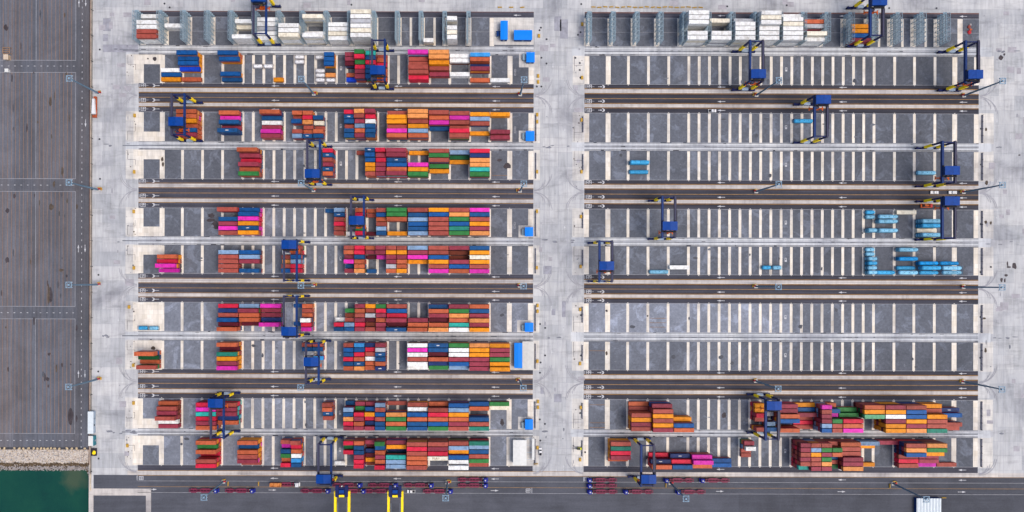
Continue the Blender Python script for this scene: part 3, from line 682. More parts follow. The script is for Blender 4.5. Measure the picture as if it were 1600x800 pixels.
cx = X(NX + (1453-NX)/kk) - X(1426.5)
m = MB(); m.box(cx-hw+.1, cx+hw-.1, y_s+.1, y_n-.1, 0, QH-.4); m.build('wall', M_bluwall, qb)
m = MB(); N_ = 8
for i in range(N_):
    a = cx-hw + 2*hw*i/N_; b_ = cx-hw + 2*hw*(i+1)/N_; mid = (a+b_)/2
    m.add([(a,y_s,QH-.4),(a,y_n,QH-.4),(mid,y_n,QH),(mid,y_s,QH),(b_,y_n,QH-.4),(b_,y_s,QH-.4)], [(1,0,3,2),(3,5,4,2),(0,5,3),(1,2,4)])
m.build('roof', M_iceroof, qb)
m = MB(); m.box(-0.06,0.06,-1,1,0,2.2); m.build('door', M_steel, qb, (cx-hw+0.06, y_n-12, 0))
for (x, y, rz, lab) in ((1431,781,1.57,'orange barrier against the blue wall of the white quay building'),(1475,775.4,0,'yellow barrier beyond the corner of the white quay building'),(1390.5,757,1.57,'upright orange barrier nearest the mast beside the white quay building'),
                        (405,756.5,1.57,'upright orange barrier on the quay road behind the orange truck'),(357.5,756.5,1.57,'upright orange barrier by the first quay mast'),(1041,757,1.57,'upright orange barrier by the mast among the tractors'),(838,724.3,0,'orange barrier on the concrete by the white warehouse')):
    tag(link('road_barrier', bbm, None, (X(x), Y(y), 0.07), rz), lab, 'barrier', 'loose barriers by the quay road')

# ------------------------------------------------------------------ containers
def container_mesh(L, H, name, reefer=False):
    m = MB(); W = 1.219; h = L/2
    m.box(-h+0.06, h-0.06, -W+0.05, W-0.05, 0.12, H-0.06)
    for sx in (-1,1):
        for sy in (-1,1):
            x0, x1 = sorted((sx*h, sx*(h-0.17))); y0, y1 = sorted((sy*W, sy*(W-0.16)))
            m.box(x0, x1, y0, y1, 0, H)
        x0, x1 = sorted((sx*(h-0.01), sx*(h-0.14)))
        m.box(x0, x1, -W+0.16, W-0.16, H-0.16, H-0.02); m.box(x0, x1, -W+0.16, W-0.16, 0.04, 0.2)
    for sy in (-1,1):
        y0, y1 = sorted((sy*(W-0.01), sy*(W-0.10)))
        m.box(-h+0.17, h-0.17, y0, y1, H-0.14, H-0.03); m.box(-h+0.17, h-0.17, y0, y1, 0.03, 0.2)
        n = int(L/0.55)
        for i in range(n):
            a = -h+0.2 + (L-0.4)*(i+0.2)/n; y0, y1 = sorted((sy*(W-0.055), sy*(W-0.015)))
            m.box(a, a+0.26, y0, y1, 0.18, H-0.12)
    n = int(L/0.8)
    for i in range(n):
        a = -h+0.25 + (L-0.5)*(i+0.25)/n; m.box(a, a+0.35, -W+0.12, W-0.12, H-0.065, H-0.035)
    if reefer: m.box(-h+0.0, -h+0.07, -0.95, 0.95, 0.3, H-0.3)
    else:
        for y in (-0.75,-0.3,0.3,0.75): m.box(h-0.07, h-0.015, y-0.035, y+0.035, 0.15, H-0.12)
    me = m.mesh(name, None if False else PM['r']); return me
ME_L = container_mesh(12.19, 2.585, 'long_container'); ME_S = container_mesh(6.06, 2.585, 'short_container')
ME_RL = container_mesh(12.19, 2.89, 'reefer_container', True); ME_RS = container_mesh(6.06, 2.89, 'short_reefer_container', True)
def tank_mesh(L, name):
    m = MB(); h = L/2; W = 1.219
    R0 = 1.2
    m.lathe([(-h+0.12,0.25,1.32),(-h+0.25,0.7,1.32),(-h+0.55,1.0,1.32),(-h+0.95,R0,1.32),(h-0.95,R0,1.32),(h-0.55,1.0,1.32),(h-0.25,0.7,1.32),(h-0.12,0.25,1.32)], 18, 0)
    return m.mesh(name, [M_tank])
def tank_frame(L):
    m = MB(); h = L/2; W = 1.219
    for sx in (-1,1):
        for sy in (-1,1):
            a, b_ = sorted((sx*h, sx*(h-0.14))); c_, e = sorted((sy*W, sy*(W-0.14))); m.box(a,b_,c_,e,0,2.585)
            m.bar((sx*(h-0.07), sy*(W-0.1), 0.2), (sx*(h-1.6), sy*(W-0.25), 0.12), 0.1, 0.1)
        a, b_ = sorted((sx*h, sx*(h-0.12)))
        for z in (0.08, 2.4): m.box(a,b_,-W+.14,W-.14,z,z+0.14)
    for sy in (-1,1):
        c_, e = sorted((sy*W, sy*(W-0.1))); m.box(-h+.14, h-.14, c_, e, 0.06, 0.2)
        if L < 8: m.box(-h+.14, h-.14, c_, e, 2.42, 2.55)
    return m.mesh('frame', [M_frame])
def walkway(L):
    m = MB(); m.box(-L*0.3, L*0.3, -0.13, 0.13, 2.44, 2.5)
    for x in ((-0.1,) if L < 8 else (-2.6, 0.2, 2.9)): m.cyl((x,0,2.3),(x,0,2.6),0.26,0.26,10)
    return m.mesh('top_hatch', [M_rack])
TK_L, TK_S = tank_mesh(12.19,'tank_vessel'), tank_mesh(6.06,'tank_vessel'); TF_L, TF_S = tank_frame(12.19), tank_frame(6.06); TW_L, TW_S = walkway(12.19), walkway(6.06)

# blocks: (yard, row, x0, x1, kind, six lanes from the rack side to the quay side)
DATA = """
0 1 253 284.7 L - - - w1 b1 O1
0 1 284.7 316 L b4 b3 b3 B2 - o1
0 1 347.3 379 L b4 b3 - - b2 n1
0 1 395.2 411.4 T - - a1 - - -
0 1 411.4 427.6 T - - a1 - - -
0 1 427.6 443.8 S - - - - - O1
0 1 460 476.2 T a1 a1 - - - -
0 1 492.4 508.6 T a1 - - a1 a1 a1
0 1 508.6 524.8 S b3 b3 b3 Z1 l1 -
0 1 508.6 524.8 T - - - - - a1
0 1 541 557.2 S m3 m3 d3 - o1 B1
0 1 557.2 573.4 S g5 R5 g4 R4 m4 m4
0 1 573.4 589.6 S T4 n4 R4 n4 n4 n4
0 1 589.6 605.8 S r1 o2 R2 o1 o2 r1
0 1 638.2 670.6 L p5 r3 r3 r4 r4 R3
0 1 670.6 702 L l5 l5 O4 r3 m2 -
0 1 702 733.3 L w2 w2 - - w2 -
0 1 733.3 764.7 L c3 o3 N1 m3 - o1
0 1 764.7 796 L - - - - - w1
0 2 284.7 316 L o4 o4 O4 o3 n4 m4
0 2 347.3 379 L o3 p2 n3 m1 n4* -
0 2 411.4 443.8 L o4 n2 w2 m2 p3 m3
0 2 460 476.2 S o3 r2 b4 - r3 s3
0 2 476.2 492.4 S o3 R3 l3 r2 o2 n3*
0 2 492.4 508.6 S - n3 k2 r1 o3 n3
0 2 541 557.2 S R4 n4* n4 r3 n4 n4
0 2 557.2 573.4 S l5 r5 m4 s4 o4 m4
0 2 573.4 589.6 S m5 R4 w4 n4 n4 n4
0 2 605.8 638.2 L r3 O4 O4 r3 p4 o4
0 2 638.2 670.6 L l5 l5 r4 O4 s4 o4
0 2 670.6 702 L r4 o3 p3 n1 - -
0 2 702 733.3 L r3 p3 r3 r2 R4 r4
0 2 733.3 764.7 L O2 s2 r2 - O1 -
0 2 764.7 796 L O2 - - - m3 m2
0 3 379 411.4 L o5 m3 R2 m4 o3 g4
0 3 508.6 524.8 S R4 n4* r4 m4 n4* o4
0 3 557.2 573.4 S r1 - - - - -
0 3 573.4 589.6 S n5* b5 b4 O4 O4 r4
0 3 589.6 605.8 S R5 m4 R4 m4 m4 m4
0 3 605.8 638.2 L m5 m5 n4* b4 o4 m5
0 3 638.2 670.6 L O1 - - p4 O4 g4
0 3 670.6 702 L r4 g4 r4 g2 O1 -
0 3 702 733.3 L s2 G1 O1 - - -
0 3 733.3 764.7 L R4 N4* l4 l4 T4 g4
0 4 347.3 379 L r4 - n3 m3 p3 r3
0 4 379 411.4 L b3 b4 p4 O4 n4* O4
0 4 508.6 524.8 S n1 - - - - -
0 4 524.8 541 S s3 n3* r3 R3 r3 r3
0 4 541 557.2 S - - - - - w1
0 4 557.2 573.4 S o3 R3 - - g3 R3
0 4 573.4 589.6 S o1 r1 - - - d1
0 4 589.6 605.8 S r3 b3 o3 r3 s3 n3
0 4 605.8 638.2 L g4 g4 o4 - - O2
0 4 638.2 670.6 L r4 n3* s3 b3 n3* s3
0 4 670.6 702 L O4 b4 r4 r4 r4 r4
0 4 702 733.3 L r4 l4 g4 b4 t4 g4
0 4 733.3 764.7 L p4 n4* r4 O4 m4 l4
0 5 253 284.7 L - - o3 R3 p4 P2
0 5 347.3 379 L - s3 r3 r3 r3 r3
0 5 379 411.4 L - b3 s3 m3 - n3
0 5 443.8 460 S - w2 r3 l2 r3 b3
0 5 460 476.2 S r4 r4 b4 s4 R4 R4
0 5 541 557.2 S r4 o4 m3 p4 n2 m3
0 5 557.2 573.4 S R4 R4 n4 o4 o4 l4
0 5 573.4 589.6 S o3 m3 d1 - - n1
0 5 589.6 605.8 S m4 m4 p2 - - -
0 5 605.8 622 S r4 O4 m4 m4 y4 o4
0 5 622 638.2 S r4 O4 m4 o4 o4 O4
0 5 638.2 670.6 L s4 m4 p4 O2 - -
0 5 670.6 702 L r4 r4 b4 O4 r4 p4
0 5 702 733.3 L m4 u2 u1 m4 b4 o4
0 5 733.3 764.7 L n4* O4 k4T O4 r4 p4
0 6 217.5 234 T - - - - - c1
0 6 234 250.5 T - - - - - q1
0 6 347.3 379 L R3 N3 r3 b4 d3 o4
0 6 379 411.4 L s3 m4 o3 o3 d1 -
0 6 411.4 443.8 L p3 m2 m2 N2 p4 -
0 6 460 476.2 S b1 - - - b1 -
0 6 476.2 492.4 S o3 r3 o3 w5 R4 p4
0 6 524.8 541 S - - - w1 R3 n3
0 6 541 557.2 S - g2 u2 r2 s3 n3
0 6 557.2 573.4 S m3 o3 r3 m3 R3 m3
0 6 573.4 589.6 S O3 r2 y3 d2 u2 r3
0 6 589.6 605.8 S g3 R3 m3 o3 m3 m3
0 6 605.8 638.2 L r3 b3 R3 m4 d2 n4*
0 6 638.2 670.6 L - - - m3 o3 o4
0 6 670.6 702 L n3 o4 m3 d2 o3 l4
0 6 702 733.3 L m4 g3 l3 o3 T3 w4
0 6 733.3 764.7 L o3 n3 m3 l4 m3 O4
0 7 221 253.5 L - - o4 G2 o1 r3
0 7 347.3 379 L o4 d2 t4 O4 m4 p4
0 7 476.2 492.4 S r3 n3 y1 - - -
0 7 492.4 508.6 S r3 n3 - c2 - -
0 7 541 557.2 S r4 b4 n4 R4 n4 o4
0 7 557.2 573.4 S c4 b4 R4 o4 n4* l4
0 7 573.4 589.6 S N3 R3 r3 w3 o3 o3
0 7 589.6 605.8 S m4 y4 n4* n4 o4 N4*
0 7 638.2 670.6 L w4 p4 w4 r4 w4 w2
0 7 670.6 702 L n4* n4* d3 o4 N3 g2
0 7 702 733.3 L g4 w4 w4 m4 b4 s2
0 7 733.3 764.7 L l4 O4 O4 m4 m4 m4
0 7 764.7 796 L O4 m4 m4 g4 O4 O5
0 8 253 284.7 L o2 r3 m3 r4 w2 m2
0 8 316 347.3 L R4 p4 T4 R4 m4 o4
0 8 347.3 379 L r4 m4 m4 N3 o3 -
0 8 508.6 524.8 S r4 o4 n3* r3 - -
0 8 541 557.2 S n1 s4 n4 l4 R4 m4
0 8 557.2 573.4 S m2 g2 R4 m4 o4 m4
0 8 573.4 589.6 S m2 b3 O4 R3 N3 m4
0 8 589.6 605.8 S s4 r4 b4 r4 n4 n4
0 8 605.8 638.2 L r1 - l4 g4 o4 g4
0 8 638.2 670.6 L r3 w3 b4 o4 n4 n4
0 8 670.6 702 L o2 r4 R4 o4 b4* g4
0 8 702 733.3 L b4 s4 O4 o4 m4 r4
0 8 733.3 764.7 L b2 o2 - n4 r4 t4
0 8 764.7 796 L g2 k1 - - - -
0 9 316 347.3 L o4 g3 o4 R1 r4 R4
0 9 379 411 L o4 n3 o4 r4 m4 r1
0 9 443.8 460 S r3 P2 n3 g3 o2 R3
0 9 460 476.2 S r4 R3 o3 w3 c3 n3
0 9 524.8 541 S - - - - - w1
0 9 541 557.2 S R4 G3 R4 - - -
0 9 557.2 573.4 S o4 n4 n4 m4 R4 R4
0 9 573.4 589.6 S m3 d1 N2 d2 O2 u1
0 9 589.6 605.8 S g5 n4 o4 m4 o4 R5
0 9 605.8 638.2 L m3 O3 N1 T4 s4 s4
0 9 638.2 670.6 L r5 R5 r5 o5 o5 r5
0 9 670.6 702 L r5 m5 R5 k5U - -
0 9 702 733.3 L r4 s4 O3 b4 w4 w5
0 9 733.3 764.7 L t4 s3 n3 r3 g3 r2
0 0 222.9 259.2 A w2 - w4 w4 r4 r4
0 0 259.2 295.5 A - - w2 - - -
0 0 368 404.3 A - w2 k1 - - w4
0 0 404.3 440.6 A - w3 w3 y3 w3 w3
0 0 440.6 477 A - - - w5 w5 k5
0 0 477 513.3 A - k5 - - w3 w5
0 0 513.3 549.6 A - - w3 w3 k3 w3
0 0 549.6 586 A k5 w5 y5 w5 k5 w5
0 0 661 677.5 D - - - - - w2
0 0 698 714 D - w4 - w4 k4 w4
1 0 1061.6 1098 A w5 w5 w5 - w4 w4
1 0 1098 1134.4 A - k3 - - w4 w4
1 0 1134.4 1170.8 A - y3 w4 w4 w4 w4
1 0 1170.8 1207.2 A w5 k5 w5 w4 w4 w4
1 0 1207.2 1243.6 A w3 w4 k4 w4 w4 w4
1 0 1243.6 1280 A - - - y1 k4 w3
1 0 1243.6 1280 L - o3 y3 - - -
1 0 1316.4 1352.8 L - - O3 O3 b3 m3
1 2 1236.3 1268.5 V - c1 - - - -
1 3 981 1012.4 V - - c2 - c1 -
1 3 1428 1460 V - - - - q1 -
1 4 1349 1365 T c1 q1 - - q2 -
1 4 1365 1397 V - q2 q2 - q2 -
1 4 1397 1428 L k1 - - - - -
1 4 1428 1460 V - - q3 c3 - q3
1 4 1428 1460 L - - - - k1 -
1 5 1012.4 1044 V - - - - - q1
1 5 1044 1075.5 L - - - - w1 -
1 5 1188 1204 T - - - - c1 -
1 5 1204 1220 T - - - - q1 -
1 5 1349 1365 T q1 q1 q2 c2 q2 q2
1 5 1365 1397 V - - - - - c1
1 5 1397 1428 V q2 - h2 - c1 q2
1 5 1428 1460 V - - - h2 c3 c2
1 5 1460 1491 V - - - h2 q3 q3
1 8 981 1012.4 L o1 r1 r4 O4 m4 r4
1 8 1012.4 1044 L m4 r5 O5 r5 O5 m5
1 8 1044 1075.5 L - - - O3 b5 o5
1 8 1172 1188 S O3 O3 R4 r3 - r4
1 8 1188 1204 S - - y2 - s3 n4
1 8 1204 1236.3 L m4 m4 o5 b5 N1 o5
1 8 1236.3 1268.5 L O2 n2 m3 r1 R1 r1
1 8 1268.5 1284.5 S p5 r5 m5 m5 s5 b5
1 8 1284.5 1300.6 S o2 n4 P3 g5 r5 r5
1 8 1300.6 1332.8 L - g2 g3 R5 o5 p5
1 8 1332.8 1365 L o5 O5 e5 - - -
1 8 1365 1397 L m5 O5 w5 m5 O5 O5
1 8 1397 1428 L r5 b5 b5* O5 m5 l5
1 8 1428 1460 L O3 r3 O5 r5 r5 t5
1 8 1460 1491 L - N2* b3 - r3 r2
1 9 949.5 981 L r4 t4 R4 m4 o1 -
1 9 1012.4 1044 L - - - R1 N3* o4
1 9 1044 1075.5 L - - - N2* R3 n4
1 9 1075.5 1107.7 L - - - p3 p4 o3
1 9 1107.7 1139.8 L - - - - b2 b2
1 9 1156 1172 S m3 w4 r1 r1 - -
1 9 1236.3 1252.4 S m5 m5 r5 m5 r5 T4
1 9 1252.4 1268.5 S r5 s5 O5 r5 r5 m5
1 9 1268.5 1284.5 S r5 g5 m5 g5 l5 m5
1 9 1284.5 1300.6 S r3 g5 o5 n3 r3 G3
1 9 1300.6 1332.8 L o4 r4 r4 m5 m5 l5
1 9 1332.8 1365 L s3 O1 - - - O1
1 9 1365 1397 L m2 - - - - -
1 9 1397 1428 L r5 l5 b5 r2 R2 r2
1 9 1428 1460 L l5 g5 O4 m2 m2 P1
1 9 1460 1491 L - - - - - r1
"""
TANKC = {'a': (M_tanks, M_frames, 'silver'), 'c': (M_tank, M_frame, 'cyan'), 'q': (M_tankp, M_frame, 'pale cyan'), 'h': (M_tankd, M_frame, 'deep cyan')}
KIND = {'L': ('long_container', ME_L, 12.19, 2.6, 'long container', 'container'), 'S': ('short_container', ME_S, 6.06, 2.6, 'short container', 'container'),
        'A': ('reefer_container', ME_RL, 12.19, 2.9, 'reefer container', 'reefer container'), 'D': ('short_reefer_container', ME_RS, 6.06, 2.9, 'short reefer container', 'reefer container'),
        'V': ('long_tank_container', None, 12.19, 2.6, 'long tank container', 'tank container'), 'T': ('short_tank_container', None, 6.06, 2.6, 'short tank container', 'tank container')}
blocks = []
for line in DATA.strip().splitlines():
    q_ = line.split(); yard, row = int(q_[0]), int(q_[1]); x0, x1 = float(q_[2]), float(q_[3])
    st_ = []
    for tk in q_[5:11]:
        st_.append(None if tk == '-' else (tk[0], int(tk[1]), tk[2:]))
    blocks.append(dict(yard=yard, row=row, x=(x0+x1)/2, x0=x0, x1=x1, kind=q_[4], st=st_))
LANE = 7.1
boxes = []     # every box: block, lane, tier, top?, colour
low_w = {'L': 'rrrrooommmddRbnsgOuN', 'S': 'rrrroommmdRbnnsgOu', 'A': 'wwwkwwy', 'D': 'wwk'}
br_ = random.Random(21)
LOWC = {(0,1,284.7):'OOoO', (0,1,347.3):'OOo', (0,2,284.7):'oplo', (0,9,316):'RroO', (0,9,379):'OopO', (0,8,347.3):'TRsm', (1,9,949.5):'OOo', (1,8,981):'OOor', (1,8,1172):'dRmO', (1,9,1012.4):'RRd', (1,9,1397):'RdmN', (1,9,1236.3):'Rdmr', (1,8,1268.5):'drsm', (0,8,253):'rmu', (0,7,347.3):'OoOr', (0,4,379):'RrNp', (0,5,253):'OZr', (0,1,508.6):'OO', (1,8,1365):'dOOm', (1,8,1332.8):'dmGr'}
byrow = {}
for b_ in blocks: byrow.setdefault((b_['yard'], b_['row']), []).append(b_)
for key, bl in byrow.items():
    xs = sorted({round(b_['x'], 1) for b_ in bl}, key=lambda x: abs(x-873))
    for b_ in bl: b_['rank'] = xs.index(round(b_['x'], 1)) + 1
for b_ in blocks:
    a, e = SLOT[b_['row']]; ym = (a+e)/2
    mates = [q_ for q_ in byrow[(b_['yard'], b_['row'])] if round(q_['x'],1) == round(b_['x'],1)]
    lanes_used = sorted(i for i in range(6) if any(q_['st'][i] for q_ in mates))
    nb = [q_ for q_ in byrow[(b_['yard'], b_['row'])] if q_ is not b_ and (abs(q_['x1']-b_['x0']) < 1 if b_['x'] > NX else abs(q_['x0']-b_['x1']) < 1)]
    for i, s_ in enumerate(b_['st']):
        if not s_: continue
        y = ym + (i-2.5)*LANE
        for t_ in range(s_[1]):
            top = t_ == s_[1]-1
            dx, dy = (b_['x']-NX), (y-NY)
            j = i + (-1 if dy > 0 else 1)
            hid_y = 0 <= j < 6 and any(q_['st'][j] and q_['st'][j][1] > t_ for q_ in mates)
            hid_x = any(q_['st'][i] and q_['st'][i][1] > t_ for q_ in nb)
            L_ = KIND[b_['kind']][2]
            score = (0 if hid_x else 2.4*abs(dx)) + (0 if hid_y else L_*abs(dy)) + (1e7 if top else 0)
            boxes.append(dict(b=b_, i=i, y=y, t=t_, top=top, n=s_[1], c=s_[0] if top else None, mark=s_[2] if top else '', score=score, pos=lanes_used.index(i)+1))
for bx in boxes:
    if bx['c'] is None:
        k_ = bx['b']['kind']
        bx['c'] = bx['b']['st'][bx['i']][0] if k_ in 'TV' or (br_.random() < 0.22 and (bx['b']['yard'], bx['b']['row'], bx['b']['x0']) not in LOWC) else br_.choice(LOWC.get((bx['b']['yard'], bx['b']['row'], bx['b']['x0']), low_w[k_]))
CAP = 296
indiv = []; rest = []
for names_ in (('L',), ('S',), ('A',), ('D',), ('V',), ('T',)):
    bs = sorted([q_ for q_ in boxes if q_['b']['kind'] in names_], key=lambda q_: -q_['score'])
    keep = [q_ for q_ in bs[:CAP] if q_['score'] > 300]
    indiv += keep; ids = {id(q_) for q_ in keep}; rest += [q_ for q_ in bs if id(q_) not in ids]
YN = ('crowded yard', 'open yard'); NUM = ['none','one','two','three','four','five']
lg = MB(); lg.box(-0.75,0.75,-0.28,0.28,0,0.02); lg.box(-1.15,-0.85,-0.28,0.28,0,0.02); ME_logo = lg.mesh('roof_logo', M_white)
def roof_text(txt, col, parent, z, sp, size=1.7):
    cu = bpy.data.curves.new('roof_lettering', 'FONT'); cu.body = txt; cu.size = size; cu.align_x = 'CENTER'; cu.align_y = 'CENTER'; cu.extrude = 0.01; cu.space_character = sp
    cu.materials.append(col); tmp = bpy.data.objects.new('tmp', cu); COL.objects.link(tmp)
    me = bpy.data.meshes.new_from_object(tmp.evaluated_get(bpy.context.evaluated_depsgraph_get())); bpy.data.objects.remove(tmp); bpy.data.curves.remove(cu)
    return link('roof_lettering', me, parent, (0, 0, z))
M_ltr = plain('lettering_grey', C(96,92,96)); M_ltr2 = plain('lettering_brown', C(150,112,72))
for bx in indiv:
    b_ = bx['b']; nm, me, L_, H_, word, cat = KIND[b_['kind']]
    loc = (X(b_['x']) + br_.uniform(-.06,.06), Y(bx['y']) + br_.uniform(-.05,.05), 0.035 + bx['t']*H_)
    col = PAL[bx['c']][1] if b_['kind'] not in 'TV' else TANKC[bx['c']][2]
    col = col.replace(' ', '-')
    dep = bx['n'] - 1 - bx['t']
    where = f"block {ORD[b_['rank']]} from centre road, {YN[b_['yard']]}'s {ORD[b_['row']+1]} row"
    lane = f"{ORD[bx['pos']]} down"
    if dep == 0: lab = f"{col} {word}, {lane} in {where}"
    elif b_['kind'] in 'TV': lab = f"{col} tank {NUM[dep]} beneath {lane}, {where}"
    else: lab = f"{col} container {NUM[dep]} beneath {lane}, {where}"
    lab = lab.replace('block ' + ORD[b_['rank']] + ' from', ORD[b_['rank']] + ' block from')
    if b_['kind'] in 'TV':
        o = link(nm, None, None, loc); sh_ = b_['kind'] == 'T'; mt = TANKC[bx['c']]
        for me_, pn, mm_ in ((TK_S if sh_ else TK_L, 'tank_vessel', mt[0]), (TF_S if sh_ else TF_L, 'frame', mt[1]), (TW_S if sh_ else TW_L, 'top_hatch', mt[1])):
            p_ = link(pn, me_, o); p_.material_slots[0].link = 'OBJECT'; p_.material_slots[0].material = mm_
    else:
        o = link(nm, me, None, loc, math.pi if br_.random() < 0.5 else 0)
        o.material_slots[0].link = 'OBJECT'; o.material_slots[0].material = PM[bx['c']]
        if '*' in bx['mark']:
            l_ = link('roof_logo', ME_logo, o, (0, 0, 2.56), -o.rotation_euler.z)
        if 'T' in bx['mark']: o.rotation_euler.z = 0; roof_text('T P R T', M_ltr, o, 2.57, 1.25, 1.6)
        if 'U' in bx['mark']: o.rotation_euler.z = 0; roof_text('M A I', M_ltr2, o, 2.57, 1.0, 1.9).location.x = -1.2
    tag(o, lab, cat, f"containers in the {YN[b_['yard']]}'s {ORD[b_['row']+1]} row")
keys = sorted({q_['c'] for q_ in rest if q_['b']['kind'] not in 'TV'}); sm_ = MB()
for bx in rest:
    b_ = bx['b']
    if b_['kind'] in 'TV': continue
    L_, H_ = KIND[b_['kind']][2:4]; x, y, z = X(b_['x']), Y(bx['y']), 0.035 + bx['t']*H_
    sm_.box(x-L_/2+.03, x+L_/2-.03, y-1.19, y+1.19, z+0.06, z+H_-0.05, keys.index(bx['c']))
    for sx in (-1, 1):
        a_, e_ = sorted((x+sx*(L_/2), x+sx*(L_/2-0.16)))
        for sy in (-1, 1):
            c_, f_ = sorted((y+sy*1.219, y+sy*1.06)); sm_.box(a_, e_, c_, f_, z, z+H_-0.015, keys.index(bx['c']))
tag(sm_.build('stacked_container_mass', [PM[k_] for k_ in keys]), 'mixed coloured lower containers buried inside the stacks under the top boxes', 'containers', kind='stuff')

# ------------------------------------------------------------------ reefer racks
fr_ = MB(); HR = 11.2; LR = 8.6
for i in range(7):
    y = -LR + 2*LR*i/6
    for x in (-1.15, 1.15): fr_.box(x-.11, x+.11, y-.11, y+.11, 0, HR)
    for z in (2.7, 5.5, 8.3, HR-.1): fr_.box(-1.15, 1.15, y-.08, y+.08, z-.12, z+.02)
    if i < 6:
        y2 = -LR + 2*LR*(i+1)/6
        for x in (-1.15, 1.15):
            z0, z1 = ((0.1, 5.5) if i % 2 else (5.5, 0.1)); fr_.bar((x,y,z0),(x,y2,z1),0.1,0.1)
            z0, z1 = ((5.5, HR-.2) if i % 2 else (HR-.2, 5.5)); fr_.bar((x,y,z0),(x,y2,z1),0.1,0.1)
for z in (2.7, 5.5, 8.3, HR):
    for x in (-1.15, 1.15):
        fr_.box(x-.1, x+.1, -LR-.13, LR+.13, z-.15, z); fr_.box(x-.05, x+.05, -LR, LR, z+0.95, z+1.05) if z < HR else None
ME_rf = fr_.mesh('frame', M_rack)
dk = MB()
n_ = 26
for i in range(n_): y = -LR + 2*LR*i/n_; dk.box(-1.05, -0.1, y, y+0.34, 0, 0.05)
dk.box(-1.05,-0.95,-LR,LR,-0.04,0.0); dk.box(-0.2,-0.1,-LR,LR,-0.04,0.0)
ME_dk = dk.mesh('deck', M_deck)
sr = MB()
for k_, z in enumerate((0, 2.7, 5.5)):
    ys = LR+0.9; s_ = 1 if k_ % 2 else -1
    sr.bar((s_*-1.1, ys, z+.1), (s_*1.1, ys, z+2.75), 0.8, 0.12); sr.box(-1.2, 1.2, LR+.12, LR+1.4, z+2.62, z+2.7)
ME_st = sr.mesh('stair', M_rack)
sk = MB(); sk.box(-0.12,0.12,-0.25,0.25,0,0.5); ME_sk = sk.mesh('power_socket', M_box)
def rack(x, lab):
    r = thing('reefer_rack', lab, 'reefer rack', (X(x), Y((SLOT[0][0]+SLOT[0][1])/2), 0.03), 0, 'steel racks between the reefers')
    link('frame', ME_rf, r); link('stair', ME_st, r)
    for z in (2.7, 5.5, 8.3): link('deck', ME_dk, r, (0,0,z+0.03))
    for i in range(6):
        for z in (3.6, 6.4): link('power_socket', ME_sk, r, (-1.0, -LR + 2*LR*(i+.5)/6, z))
for k_ in range(15): rack(731 - 36.35*k_, f'grey steel reefer rack between bays of the crowded yard, {ORD[k_+1]} from centre road')
for k_ in range(16): rack(916 + 36.4*k_, f'grey steel reefer rack between bays of the open yard, {ORD[k_+1]} from centre road')

